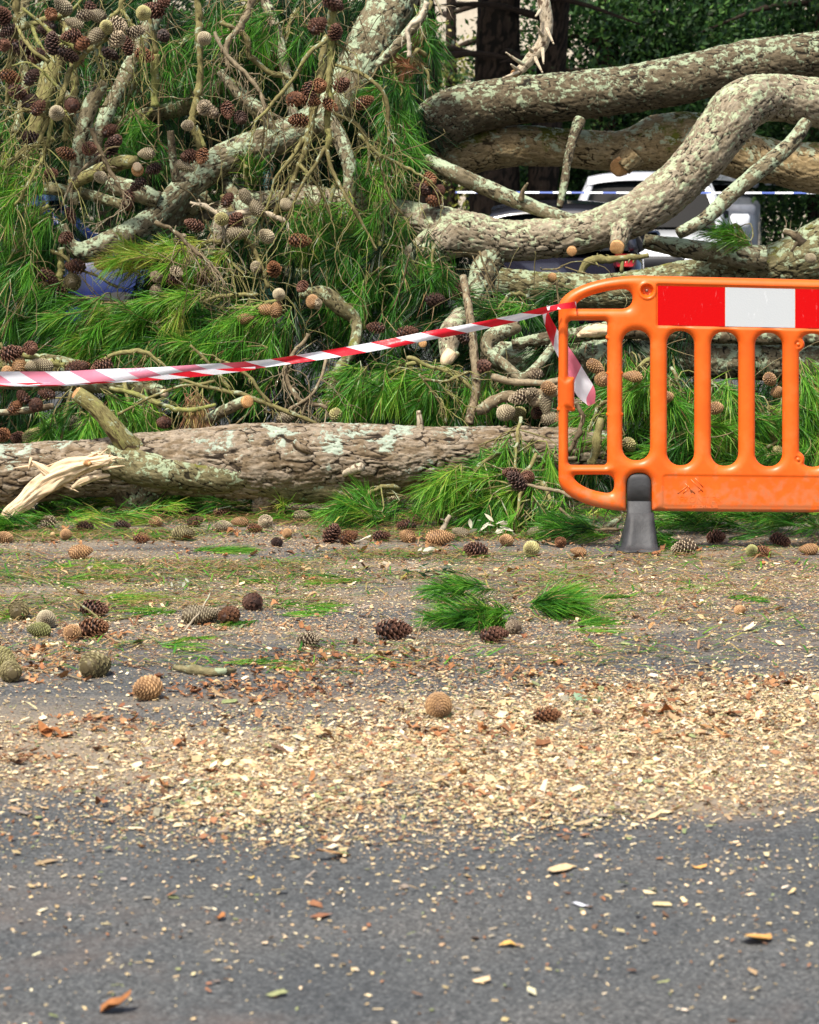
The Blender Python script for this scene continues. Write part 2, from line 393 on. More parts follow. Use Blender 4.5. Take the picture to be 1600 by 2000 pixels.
props(mk('road', gv, gf, ground_mat(), org=(0, 0, 0), smooth=False), kind='structure')

# ---------------------------------------------------------------- limbs with real bark relief
def limb_data(pts, step=.007, plate=.032, depth=.004, stretch=2.6, warp=.6, seed=0, lump=.06):
    """pts rows: px, py, Y, radius in photograph pixels. returns V, F, attrs"""
    p = np.array(pts, float)
    X = P(p[:, 0], p[:, 1], p[:, 2]); R = p[:, 3] * p[:, 2] / FPX
    S = spline(np.column_stack([X, R]), step); C, R = S[:, :3], np.maximum(S[:, 3], .003)
    sides = max(8, int(2 * PI * R.max() / step)); sides += sides % 2
    V, F, co, dirs = tube(C, R, sides)
    nb = len(C) * sides
    q = co[:nb]; rr = np.repeat(R, sides)
    wq = np.stack([vnoise(q / plate * .45, seed + 7), vnoise(q / plate * .45, seed + 8), vnoise(q / plate * .45, seed + 9)], 1) * warp
    wl_ = vnoise(q / np.array([plate * 2.5, plate * 2.5, plate * 5]), seed + 10)
    F1, F2, ID = worley(q / np.array([plate, plate, plate * stretch]) + wq, seed)
    G1, G2, JD = worley(q / np.array([plate, plate, plate * stretch * .8]) * 2.6 + wq * 1.6, seed + 20)
    msk = sstep(-.55, .45, wl_ + .5 * vnoise(q / (plate * .7), seed + 12))
    cr = 1 - (1 - sstep(.015, .15, F2 - F1)) * (.55 + .45 * msk)
    cr = np.minimum(cr, 1 - .7 * (1 - sstep(.0, .16, G2 - G1)) * sstep(-.3, .3, vnoise(q / plate, seed + 13)))
    ID = .5 * ID + .5 * JD
    big = vnoise(q / (rr.mean() * 1.8), seed + 3) + .5 * vnoise(q / (rr.mean() * .7), seed + 4)
    d = depth * (cr - .6) + depth * 1.5 * (ID - .5) + rr * lump * big + depth * .25 * vnoise(q / .009, seed + 5)
    V[:nb] += dirs * d[:, None]
    cr = np.append(cr, [0.3, 0.3]); ID = np.append(ID, [.5, .5])
    return V, F, dict(crack=cr, cell=ID, co=co), C, R

def limb(name, mat, label, cat, pts, group=None, parent=None, **k):
    V, F, A, C, R = limb_data(pts, **k)
    o = mk(name, V, F, M[mat], parent, org=None if parent is not None else C[0] * [1, 1, 0] + [0, 0, max(0, V[:, 2].min())], attrs=A)
    if parent is None: props(o, label, cat, group)
    return o

def twig_mb(mb, C, R, sides=6, seed=0):
    C = np.asarray(C, float); R = np.asarray(R, float)
    sarc = np.concatenate([[0], np.cumsum(np.linalg.norm(np.diff(C, axis=0), axis=1))])
    R = R * (1 + .22 * vnoise(np.stack([sarc * 55, 0 * sarc + seed, 0 * sarc], 1), seed) + .12 * vnoise(np.stack([sarc * 160, 0 * sarc + seed, 0 * sarc], 1), seed))
    V, F, co, dirs = tube(C, R, sides)
    a = vnoise(co * 60 + seed, seed)
    mb.add(V, F, crack=np.clip(.75 + .5 * a, 0, 1), cell=np.full(len(V), (seed * .37) % 1), co=co)

def disc(name, mat, parent, px, py, Y, rpx, tilt=(0, -1, .2), depth=.012):
    """a sawn end: short slice with a slightly domed face"""
    c = P(px, py, Y); n = Vector(tilt).normalized(); r = rpx * Y / FPX
    C = np.array([c - np.array(n) * .02, c, c + np.array(n) * .003]); R = np.array([r, r, r * .82])
    V, F, co, dirs = tube(C, R, 18)
    V += np.random.default_rng(int(px)).normal(0, r * .03, V.shape)
    return mk(name, V, F, M[mat], parent, attrs=dict(co=co))

# the felled log lying across the front of the pile
LY = 10.4
log = limb('fallen_log', 'bark_pink', 'long flaky pinkish-barked log lying across the road in front of the heap', 'log',
           [(-140, 935, LY, 66), (0, 928, LY, 60), (120, 918, LY, 57), (240, 910, LY, 57), (380, 902, LY, 64), (500, 903, LY, 74), (620, 899, LY, 70), (760, 893, LY, 63), (880, 886, LY, 54), (1010, 880, LY, 47), (1120, 878, LY, 42), (1200, 880, LY + .05, 38)],
           step=.005, plate=.030, depth=.0065, stretch=4.0, warp=.55, seed=3, lump=.06)
limb('branch_stub', 'twig', None, None, [(262, 885, LY - .05, 30), (235, 852, LY - .09, 20), (205, 815, LY - .1, 17), (178, 788, LY - .1, 16), (150, 769, LY - .1, 15)], parent=log, step=.006, depth=.0012, seed=5)
disc('sawn_end', 'sawn', log, 148, 767, LY - .1, 13, (-.8, -.3, .6))
limb('root_stub', 'bark_dark', None, None, [(280, 905, LY + .02, 60), (272, 955, LY + .02, 50), (268, 1000, LY + .02, 38), (262, 1022, LY + .02, 28)], parent=log, step=.007, depth=.006, seed=6)
limb('bark_bulge', 'bark_pink', None, None, [(560, 905, LY - .02, 60), (540, 950, LY - .02, 42), (515, 985, LY - .02, 26), (500, 1003, LY - .02, 12)], parent=log, step=.006, depth=.007, seed=8)
limb('lower_limb', 'bark_olive', None, None, [(210, 900, LY - .06, 36), (300, 918, LY - .09, 34), (400, 928, LY - .08, 36), (480, 925, LY - .06, 40), (560, 940, LY - .04, 40), (660, 950, LY - .03, 34), (740, 948, LY - .02, 26), (850, 930, LY + .03, 20)], parent=log, step=.006, plate=.03, depth=.003, seed=9)
limb('branch_stub', 'twig_pale', None, None, [(672, 925, LY - .12, 6), (690, 918, LY - .18, 9), (706, 912, LY - .22, 9)], parent=log, step=.005, depth=.001, seed=10)
limb('branch_stub', 'twig_pale', None, None, [(822, 845, LY - .02, 7), (820, 820, LY - .03, 6), (817, 802, LY - .03, 4)], parent=log, step=.005, depth=.001, seed=12)
limb('branch_stub', 'bark_pink', None, None, [(575, 862, LY - .14, 7), (592, 876, LY - .15, 8), (610, 885, LY - .14, 5)], parent=log, step=.005, depth=.001, seed=13)
# torn pale heartwood at the left of the log
def torn():
    mb = MB()
    def sp(pts, flat, seed):
        p = np.array(pts, float); X = P(p[:, 0], p[:, 1], p[:, 2]); R = p[:, 3] * p[:, 2] / FPX * .82
        S = spline(np.column_stack([X, R]), .004); V, F, co, dirs = tube(S[:, :3], S[:, 3], 60)
        nb = len(S) * 60; q = co[:nb]
        d = .34 * vnoise(q / np.array([.016, .016, .10]), seed) - .28 * np.abs(vnoise(q / np.array([.010, .010, .12]), seed + 1)) - .10 * np.abs(vnoise(q / np.array([.004, .004, .05]), seed + 2)) + .12
        V[:nb] += dirs * (d * np.repeat(S[:, 3], 60))[:, None]
        mb.add(V, F, co=co)
    Y = LY - .2
    sp([(222, 893, Y, 5), (205, 899, Y, 13), (170, 905, Y, 19), (135, 916, Y, 24), (100, 935, Y, 27), (70, 958, Y, 24), (40, 985, Y - .02, 19), (14, 1004, Y - .03, 13), (4, 1012, Y - .03, 5)], .5, 1)
    sp([(110, 935, Y, 14), (88, 918, Y - .02, 11), (70, 906, Y - .02, 6), (62, 900, Y - .02, 1)], .5, 5)
    sp([(215, 928, Y + .02, 2), (190, 931, Y + .01, 7), (160, 940, Y, 10), (140, 952, Y - .01, 5)], .5, 8)
    sp([(220, 905, Y, 2), (210, 898, Y, 8), (190, 890, Y, 7), (178, 884, Y, 2)], .5, 9)
    sp([(40, 990, Y - .03, 9), (22, 1010, Y - .04, 6), (6, 1019, Y - .04, 2)], .5, 11)
    rt = np.random.default_rng(4)
    for i in range(14):
        x, y = [(215, 897), (222, 900), (190, 888), (135, 950), (60, 905), (12, 1008), (100, 915), (215, 925)][i % 8]; x += rt.normal(0, 7); y += rt.normal(0, 6); a_ = rt.normal(0.3, .5) + (PI if x < 120 else 0); l_ = rt.uniform(12, 30)
        sp([(x - l_ * math.cos(a_) * .8, y + l_ * math.sin(a_) * .8, Y, 3.5), (x, y, Y - .01, 2.6), (x + l_ * math.cos(a_), y - l_ * math.sin(a_), Y - .015, .4)], .5, i + 20)
    return mb.build('torn_heartwood', M['torn'], log)
torn()
limb('knot', 'sawn', None, None, [(165, 905, LY - .23, 3), (172, 905, LY - .26, 6), (178, 906, LY - .27, 3)], parent=log, step=.004, depth=.0005)

# the big limbs of the heap; each one with its own stubs and sawn ends
def L(mat, label, pts, **k):
    kk = dict(step=.007, plate=.026, depth=.0042); kk.update(k)
    return limb('fallen_limb', mat, label, 'fallen limb', pts, group='fallen limbs in the heap', **kk)
A1 = L('bark_dark', 'thick dark lichen-spotted limb at the top right, rising towards the right edge', [(770, 330, 13.0, 22), (800, 285, 13.0, 38), (845, 250, 13.0, 50), (900, 218, 13.0, 50), (1000, 198, 13.0, 46), (1130, 186, 12.9, 46), (1300, 162, 12.9, 46), (1420, 135, 12.9, 47), (1600, 108, 12.9, 48), (1800, 88, 12.9, 50)], seed=21)
A2 = L('bark_tan', 'tan mossy limb with a humped knot, second below the top limb', [(800, 348, 13.1, 14), (850, 325, 13.1, 26), (925, 300, 13.1, 38), (1000, 284, 13.1, 39), (1100, 287, 13.1, 36), (1200, 294, 13.1, 37), (1280, 280, 13.1, 52), (1360, 272, 13.1, 50), (1440, 300, 13.1, 44), (1540, 322, 13.1, 44), (1700, 335, 13.1, 46)], seed=22, lump=.1)
disc('sawn_end', 'sawn', A2, 1211, 327, 12.97, 19, (-.15, -1, -.35))
limb('branch_stub', 'bark_tan', None, None, [(1240, 300, 13.0, 26), (1215, 326, 13.0, 20)], parent=A2, step=.008, seed=4)
A3 = L('bark_light', 'pale bent limb with an elbow, sweeping down from the right to the middle', [(1800, 235, 12.2, 48), (1680, 215, 12.2, 47), (1590, 200, 12.15, 46), (1510, 190, 12.1, 44), (1452, 205, 12.0, 50), (1410, 255, 11.95, 50), (1365, 315, 11.9, 47), (1310, 370, 11.85, 44), (1240, 418, 11.8, 42), (1150, 452, 11.8, 40), (1060, 466, 11.8, 38), (980, 470, 11.8, 40), (900, 455, 11.8, 43), (850, 440, 11.85, 38), (760, 412, 11.95, 24), (660, 392, 12.0, 20), (560, 372, 12.05, 16)], seed=23, depth=.0055, step=.0068)
limb('fork', 'bark_light', None, None, [(900, 455, 11.8, 40), (850, 480, 11.75, 36), (810, 515, 11.7, 32), (775, 550, 11.7, 28), (735, 600, 11.7, 22)], parent=A3, step=.008, seed=24, depth=.005)
limb('fork', 'bark_lichen', None, None, [(965, 480, 11.8, 34), (950, 520, 11.75, 27), (935, 565, 11.7, 25), (920, 610, 11.65, 22), (895, 650, 11.6, 19), (882, 700, 11.55, 17)], parent=A3, step=.008, seed=25, depth=.004)
disc('sawn_end', 'sawn', A3, 1205, 484, 11.6, 14, (-.2, -1, -.3))
limb('branch_stub', 'bark_light', None, None, [(1215, 440, 11.75, 24), (1207, 480, 11.63, 15)], parent=A3, step=.008, seed=26)
disc('sawn_end', 'sawn', A3, 1117, 491, 11.62, 10, (-.1, -1, -.2))
A4 = L('bark_olive', 'olive lichened limb lying low just above the top of the orange barrier', [(1800, 400, 12.4, 76), (1700, 450, 12.4, 70), (1600, 496, 12.3, 60), (1480, 528, 12.3, 42), (1350, 548, 12.3, 40), (1200, 572, 12.3, 38), (1050, 565, 12.3, 34), (940, 552, 12.3, 32), (840, 535, 12.3, 26)], seed=27)
disc('sawn_end', 'sawn', A4, 1079, 541, 12.05, 9, (0, -1, .3))
limb('fork', 'bark_lichen', None, None, [(1258, 470, 12.05, 14), (1320, 482, 12.05, 18), (1400, 494, 12.1, 20), (1490, 505, 12.15, 26)], parent=A4, step=.008, seed=28)
A5 = L('bark_lichen', 'straight lichened dead bough slanting up to the right behind the pale elbow limb', [(1575, 238, 11.6, 12), (1545, 280, 11.55, 15), (1490, 328, 11.5, 16), (1430, 378, 11.5, 15), (1380, 425, 11.45, 14), (1326, 456, 11.4, 11)], seed=29, plate=.02, depth=.002)
A6 = L('bark_lichen', 'slender mint-lichened bough sloping down right onto the pale bent limb', [(835, 312, 12.0, 12), (880, 335, 11.9, 15), (940, 362, 11.9, 16), (1010, 392, 11.85, 15), (1080, 418, 11.8, 13), (1150, 440, 11.75, 10)], seed=30, plate=.02, depth=.002)
limb('branch_stub', 'twig_dry', None, None, [(1018, 390, 11.8, 6), (1022, 372, 11.78, 4), (1031, 357, 11.76, 2)], parent=A6, step=.006, depth=.0006)
A7 = L('bark_dark', 'thin dark crooked branch hanging from the top right limb', [(1132, 235, 12.8, 12), (1118, 275, 12.7, 9), (1108, 320, 12.6, 8), (1102, 360, 12.55, 8), (1093, 405, 12.5, 6)], seed=31, plate=.015, depth=.0015)
A9 = L('bark_lichen', 'horizontal rough-barked log seen through the upper slots of the barrier', [(945, 690, 11.05, 22), (1020, 700, 11.0, 34), (1120, 702, 11.0, 36), (1250, 700, 11.0, 39), (1400, 700, 11.0, 38), (1560, 706, 11.0, 38), (1750, 712, 11.0, 38)], seed=33)
A10 = L('bark_dark', 'dark horizontal branch with split yellow wood above the slotted log', [(1000, 672, 10.85, 10), (1060, 662, 10.85, 12), (1120, 655, 10.85, 14), (1200, 645, 10.9, 16), (1400, 655, 10.9, 16), (1700, 660, 10.9, 16)], seed=34, plate=.02)
limb('split_wood', 'torn', None, None, [(1128, 656, 10.72, 3), (1150, 648, 10.7, 11), (1178, 645, 10.7, 12), (1205, 645, 10.7, 3)], parent=A10, step=.006, depth=.004)
B1 = L('bark_lichen', 'thick lichen-crusted limb slanting down from the top centre', [(800, -80, 12.5, 50), (768, 0, 12.4, 44), (730, 75, 12.3, 44), (690, 150, 12.2, 40), (650, 205, 12.1, 36), (600, 245, 12.0, 33), (530, 275, 11.95, 32), (450, 305, 11.9, 30), (395, 340, 11.85, 28), (345, 400, 11.8, 26), (310, 450, 11.75, 25), (285, 520, 11.7, 20)], seed=41)
B2 = L('bark_lichen', 'whitish lichened branch hanging down the middle of the heap', [(635, 235, 11.95, 22), (668, 280, 11.9, 15), (685, 340, 11.85, 14), (678, 395, 11.8, 13), (662, 450, 11.75, 10)], seed=42, plate=.02, depth=.0025)
B3 = L('bark_lichen', 'grey-green lichened branch running down left in front of the blue car', [(370, 350, 11.75, 24), (325, 400, 11.65, 22), (280, 440, 11.6, 22), (220, 470, 11.55, 22), (165, 492, 11.5, 20), (135, 478, 11.5, 16), (118, 440, 11.5, 12)], seed=43, plate=.022)
B4 = L('bark_lichen', 'upright lichened branch with a splintered top in the upper left tangle', [(205, 160, 11.6, 10), (180, 200, 11.6, 15), (165, 245, 11.6, 15), (152, 300, 11.6, 13), (146, 350, 11.6, 12), (142, 400, 11.6, 11)], seed=44, plate=.02, depth=.002)
B5 = L('twig', 'smooth olive branch leaning in the upper left tangle', [(128, 30, 11.9, 8), (132, 75, 11.85, 12), (105, 130, 11.8, 19), (88, 180, 11.75, 17), (70, 250, 11.7, 15), (55, 330, 11.7, 14)], seed=45, depth=.0015)
B6 = L('twig', 'olive branch crossing the left tangle with a bright sawn end', [(140, 360, 11.5, 12), (190, 335, 11.45, 13), (235, 318, 11.4, 14), (264, 316, 11.35, 12)], seed=46, depth=.0012)
disc('sawn_end', 'sawn', B6, 269, 332, 11.28, 12, (.2, -1, .1)); disc('sawn_end', 'torn', B6, 268, 325, 11.26, 9, (.1, -1, .3))
B7 = L('bark_olive', 'bare olive branch arching behind the middle twigs', [(200, 250, 12.2, 14), (290, 225, 12.2, 15), (370, 205, 12.2, 16), (440, 165, 12.2, 15), (480, 195, 12.1, 15), (530, 240, 12.0, 16)], seed=47, plate=.02, depth=.002)
B8 = L('bark_light', 'grey-brown forked branch in the middle left of the heap', [(470, 350, 12.1, 14), (440, 420, 11.8, 18), (420, 470, 11.7, 16), (405, 530, 11.6, 12)], seed=48, plate=.02, depth=.003)
B9 = L('bark_lichen', 'short lichened branch under the hanging twigs at the left', [(215, 360, 11.65, 18), (260, 372, 11.6, 18), (310, 392, 11.6, 16)], seed=49, plate=.02)
B10 = L('bark_olive', 'brown branch lying just behind the tape at the left edge', [(-60, 745, 10.9, 13), (60, 748, 10.9, 14), (180, 752, 10.9, 16), (270, 755, 10.9, 17), (322, 768, 10.85, 12)], seed=50, plate=.02, depth=.0015)
disc('sawn_end', 'torn', B10, 324, 768, 10.82, 8, (1, -.6, .1))
B11 = L('twig_dry', 'thin grey stick poking in from the left edge above the log', [(-40, 808, 10.7, 6), (40, 803, 10.7, 7), (105, 793, 10.7, 6)], seed=51, depth=.0008)
B12 = L('bark_lichen', 'sawn-off branch propped above the middle of the log', [(395, 830, 10.7, 12), (430, 806, 10.6, 11), (478, 784, 10.5, 11)], seed=52, plate=.02, depth=.002)
disc('sawn_end', 'sawn', B12, 485, 784, 10.46, 12, (.7, -1, .2))
B13 = L('twig_dry', 'slim straight upright stick crossing behind the tape near the barrier', [(905, 540, 10.9, 7), (915, 600, 10.8, 8), (925, 680, 10.7, 9), (930, 760, 10.65, 8), (915, 828, 10.6, 9)], seed=53, depth=.001)
B14 = L('bark_lichen', 'V-shaped crooked lichened branch left of the barrier post', [(1010, 635, 10.9, 15), (965, 655, 10.85, 17), (950, 682, 10.8, 11), (985, 712, 10.75, 10), (1020, 738, 10.7, 10), (1050, 715, 10.75, 9), (1085, 672, 10.8, 9)], seed=54, plate=.02, depth=.002)
B15 = L('bark_olive', 'knuckled dark branch in the green needles at the centre', [(590, 575, 11.3, 9), (630, 572, 11.2, 14), (662, 598, 11.2, 16), (695, 628, 11.2, 12), (690, 680, 11.1, 11), (655, 735, 11.0, 10), (640, 800, 10.9, 8)], seed=55, plate=.02, depth=.002)
B16 = L('bark_light', 'pale limb piece ending in torn wood behind the tape at the centre right', [(905, 620, 11.2, 22), (880, 650, 11.1, 22), (875, 700, 11.0, 16)], seed=56, plate=.02, depth=.003)
limb('split_wood', 'torn', None, None, [(882, 690, 10.95, 14), (872, 705, 10.93, 12), (868, 722, 10.93, 3)], parent=B16, step=.006, depth=.003)
disc('sawn_end', 'sawn', B16, 826, 671, 10.8, 8, (0, -1, .1))
B17 = L('twig_pale', 'pale broken branch with spiky stubs hanging at the top right of centre', [(1058, -70, 12.0, 11), (1062, 0, 12.0, 12), (1068, 45, 12.0, 12), (1060, 85, 12.0, 12), (1040, 110, 12.0, 11), (1018, 135, 12.0, 9), (1004, 146, 12.0, 6)], seed=57, plate=.015, depth=.0025)
for (a, b, c, d) in [(1022, 125, 988, 102), (1012, 140, 982, 152), (1045, 112, 1060, 142), (1060, 70, 1048, 50), (1068, 55, 1082, 86), (1040, 100, 1030, 90), (1060, 95, 1062, 125), (1055, 20, 1046, 32), (1010, 135, 998, 125)]:
    limb('spike', 'twig_pale', None, None, [(a, b, 11.95, 4), ((a + c) / 2, (b + d) / 2 + 1, 11.92, 3), (c, d, 11.9, 1.5)], parent=B17, step=.006, depth=.0004)
disc('sawn_end', 'sawn', B17, 1004, 143, 11.95, 7, (-.5, -1, 0))
B18 = L('bark_lichen', 'rough grey branch rising to the top edge right of the big slanting limb', [(735, 130, 12.0, 8), (770, 95, 12.0, 10), (805, 55, 12.0, 11), (828, 20, 12.0, 9), (826, -50, 12.0, 8)], seed=58, plate=.018, depth=.002)
B19 = L('bark_dark', 'black charred-looking stub standing up in the left centre tangle', [(345, 355, 11.5, 9), (338, 310, 11.5, 8), (333, 255, 11.5, 7)], seed=59, plate=.015, depth=.001)
B20 = L('bark_olive', 'rough broken log end low down at the left edge above the front log', [(-60, 722, 11.0, 22), (20, 715, 11.0, 20), (90, 712, 11.0, 20), (165, 722, 11.0, 16)], seed=60, plate=.02)

NB = [
 ('bark_lichen', 'grey crusted branch crossing the very top left corner', [(-40, 40, 12.0, 9), (60, 110, 11.9, 10), (130, 190, 11.8, 9), (160, 260, 11.7, 7)]),
 ('bark_olive', 'leaning olive-brown branch beside the left edge at the top', [(60, -40, 12.1, 9), (40, 60, 12.0, 9), (50, 160, 11.9, 9), (30, 260, 11.8, 8)]),
 ('bark_lichen', 'pale crusted branch slanting behind the cones at the upper left', [(330, -40, 12.2, 13), (290, 60, 12.1, 15), (245, 150, 12.0, 15), (205, 230, 11.9, 14), (170, 330, 11.8, 13)]),
 ('bark_light', 'grey branch in shadow passing behind the hanging olive twig', [(500, -40, 12.4, 9), (540, 60, 12.3, 10), (560, 150, 12.2, 10), (575, 240, 12.1, 9)]),
 ('bark_olive', 'brown forked bough behind the sawn-ended branch on the left', [(-20, 400, 11.9, 12), (60, 370, 11.8, 12), (150, 375, 11.7, 11), (240, 400, 11.6, 9)]),
 ('bark_lichen', 'lichened branch dropping behind the pale splintered one', [(420, 330, 12.0, 12), (470, 400, 11.8, 12), (500, 460, 11.7, 11), (470, 540, 11.6, 10)]),
 ('bark_light', 'broad grey limb lying across the centre left behind the cones', [(380, 430, 11.9, 13), (450, 400, 11.9, 16), (530, 390, 11.9, 18), (620, 400, 11.95, 18)]),
 ('bark_olive', 'short olive limb below the big forked limb', [(330, 470, 11.8, 12), (360, 420, 11.8, 14), (410, 385, 11.8, 14)]),
 ('bark_lichen', 'crooked grey branch between the two long hanging twigs', [(430, 140, 12.0, 7), (470, 190, 11.95, 8), (510, 215, 11.9, 9), (540, 262, 11.9, 8)]),
 ('bark_olive', 'low brown limb half buried in green above the tape at the left', [(60, 560, 11.5, 10), (160, 590, 11.4, 11), (260, 600, 11.4, 9)]),
 ('bark_dark', 'dark limb buried deep in the centre of the heap', [(500, 520, 11.7, 10), (600, 540, 11.6, 14), (700, 560, 11.6, 13), (790, 600, 11.6, 10)]),
]
for i_, (m_, lb_, pt_) in enumerate(NB): L(m_, lb_, pt_, seed=200 + i_, plate=.02, depth=.0025, lump=.12)

# ---------------------------------------------------------------- needles
def brushes(P0, D, n=90, Ln=.17, tint=.4, tvar=.18, spread=(18, 52), axis=.13, droop=.25, width=.0026, r=None, tuft_dev=.10):
    """needle brushes on shoots: P0 (m,3) shoot starts, D (m,3) unit axes; tint scalar or (m,)"""
    r = r or rng
    m = len(P0); P0 = np.repeat(P0, n, 0); D = np.repeat(D, n, 0); k = m * n
    u = r.random(k) ** .7
    root = P0 + D * (u * axis)[:, None]
    rv = r.normal(size=(k, 3)); pr = rv - D * (rv * D).sum(1)[:, None]; pr /= np.linalg.norm(pr, axis=1)[:, None]
    al = np.radians(r.uniform(spread[0], spread[1], k)) * (1 - .45 * u)
    d = D * np.cos(al)[:, None] + pr * np.sin(al)[:, None]
    Lk = Ln * r.uniform(.72, 1.1, k)
    g = np.array([0, 0, -1.])
    mid = root + d * (Lk * .5)[:, None] + g * (Lk * droop * .22)[:, None]
    tip = root + d * (Lk * .97)[:, None] + g * (Lk * droop)[:, None] + r.normal(0, .006, (k, 3))
    wv = np.cross(d, r.normal(size=(k, 3))); wv /= np.linalg.norm(wv, axis=1)[:, None]
    wv *= width / 2
    V = np.stack([root - wv, root + wv, mid - wv * .95, mid + wv * .95, tip - wv * .25, tip + wv * .25], 1).reshape(-1, 3)
    b = np.arange(k)[:, None] * 6
    F = np.stack([b + [0, 1, 3, 2], b + [2, 3, 5, 4]], 1).reshape(-1, 4)
    tn = np.repeat(np.broadcast_to(np.asarray(tint, float), (m,)) + r.normal(0, tuft_dev, m), n) + r.normal(0, tvar * .5, k)
    tn = np.clip(tn, .02, .78 if np.max(tint) < .8 else 1)
    dead = r.random(k) < .035; tn = np.where(dead, r.uniform(.84, 1, k), tn)
    tn = np.repeat(tn, 6).reshape(k, 6); tn[:, 4:] += .04
    return V, F, np.clip(tn, 0, 1).ravel()

def img_dir(ang, toward=0.):
    a = math.radians(ang); v = np.array([math.cos(a), -toward, math.sin(a)]); return v / np.linalg.norm(v)

# ---------------------------------------------------------------- pine cones
def cone_mesh(kind, seed):
    r = np.random.default_rng(seed); mb = MB(); L = .105 if kind != 'half' else .11; R = .034 if kind != 'closed' else .031
    n = {'open': 92, 'closed': 150, 'half': 130}[kind]
    def rad(t):
        tt = np.clip(t, .004, .985); return R * np.sin(PI * (tt * .96 + .03) ** .78) ** .62 * (1.03 - .12 * tt)
    zz = np.linspace(0, 1, 13); C = np.column_stack([0 * zz, 0 * zz, (zz - .5) * L]); k = .60 if kind == 'open' else .93
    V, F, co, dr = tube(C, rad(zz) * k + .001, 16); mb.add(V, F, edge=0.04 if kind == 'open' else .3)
    for i in range(n):
        t = (i + .5) / n; t = t ** .92; a = i * 2.39996; ca, sa = math.cos(a), math.sin(a)
        z = (t - .5) * L; rr = float(rad(np.array(t)))
        op = kind == 'open' or (kind == 'half' and sa < .1)
        o = np.array([ca, sa, 0]); tg = np.array([-sa, ca, 0]); up = np.array([0, 0, 1.])
        if op:
            tilt = math.radians(12 + 55 * t + r.normal(0, 5)); ax = o * math.cos(tilt) + up * math.sin(tilt); nn = -o * math.sin(tilt) + up * math.cos(tilt)
            base = o * rr * .42 + up * z; ln = rr * .64 + .004; wd = .0072 * (1 - .45 * abs(t - .4)); th = .0016
            tip = base + ax * ln
            V = [base - tg * wd * .35, base + tg * wd * .35, tip - tg * wd * 1.05 - ax * .003 - nn * th, tip + tg * wd * 1.05 - ax * .003 - nn * th,
                 tip - nn * th * .6 + ax * .001, tip - tg * wd * .9 - ax * .0015 + nn * th, tip + tg * wd * .9 - ax * .0015 + nn * th, tip + nn * th * 1.5 + ax * .0015,
                 base + nn * th * .6]
            Fc = [[0, 1, 3, 2], [2, 3, 4, 4], [8, 5, 7, 6], [2, 4, 7, 5], [4, 3, 6, 7], [0, 2, 5, 8], [1, 8, 6, 3]]
            Fc = [[0, 1, 3, 2], [8, 5, 7, 6], [2, 4, 7, 5], [4, 3, 6, 7], [0, 2, 5, 8], [1, 8, 6, 3]]
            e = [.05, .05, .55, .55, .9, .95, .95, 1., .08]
        else:
            hz = L / n * 7.2; wd = 2 * PI * rr / 11; wd = max(wd * .62, .002)
            c = o * rr * 1.0 + up * z; sl = -(float(rad(np.array(min(1, t + .02)))) - float(rad(np.array(max(0, t - .02))))) / (.04 * L)
            nn = o + up * np.clip(sl, -1.5, 1.5); nn /= np.linalg.norm(nn); vt = np.cross(nn, tg); vt /= np.linalg.norm(vt)
            if vt[2] < 0: vt = -vt
            b = .0034
            V = [c - tg * wd - nn * .0012, c - vt * hz * .62 - nn * .001, c + tg * wd - nn * .0012, c + vt * hz * .62 - nn * .0015, c + nn * b - vt * hz * .08,
                 c - tg * wd * .45 - vt * hz * .3 + nn * b * .45, c + tg * wd * .45 - vt * hz * .3 + nn * b * .45, c + tg * wd * .45 + vt * hz * .28 + nn * b * .4, c - tg * wd * .45 + vt * hz * .28 + nn * b * .4]
            Fc = [[0, 1, 5, 8], [1, 2, 7, 6], [2, 3, 8, 7], [3, 0, 8, 8], [5, 1, 6, 4], [6, 7, 8, 4], [4, 8, 5, 5]]
            Fc = [[0, 1, 5, 5], [1, 6, 4, 5], [1, 2, 6, 6], [2, 7, 4, 6], [2, 3, 7, 7], [3, 8, 4, 7], [3, 0, 8, 8], [0, 5, 4, 8]]
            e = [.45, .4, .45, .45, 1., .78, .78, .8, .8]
        Fq = [f for f in Fc if len(set(f)) == 4]; mb.add(V, Fq, edge=np.array(e))
        tri = [f[:3] for f in Fc if len(set(f)) == 3]
        if tri:
            mb.__dict__.setdefault('T', []).append(np.array(tri) + mb.n - len(V))
    V = np.concatenate(mb.V); F = np.concatenate(mb.F); T = np.concatenate(mb.T) if hasattr(mb, 'T') else None
    V *= 1 + .05 * vnoise(V * 40 + seed)[:, None]
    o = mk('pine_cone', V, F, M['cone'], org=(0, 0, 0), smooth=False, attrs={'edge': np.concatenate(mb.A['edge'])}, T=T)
    me = o.data; bpy.data.objects.remove(o); return me
CONES = {'o': [cone_mesh('open', s) for s in (1, 2, 3)], 'c': [cone_mesh('closed', s) for s in (4, 5)], 'h': [cone_mesh('half', 7)]}
CCOL = {'o': (.155, .075, .05), 'b': (.24, .11, .055), 'c': (.42, .25, .12), 'w': (.34, .29, .19), 'g': (.24, .25, .09), 'h': (.22, .19, .09), 'y': (.36, .33, .14), 'd': (.08, .045, .035), 'p': (.36, .29, .20)}
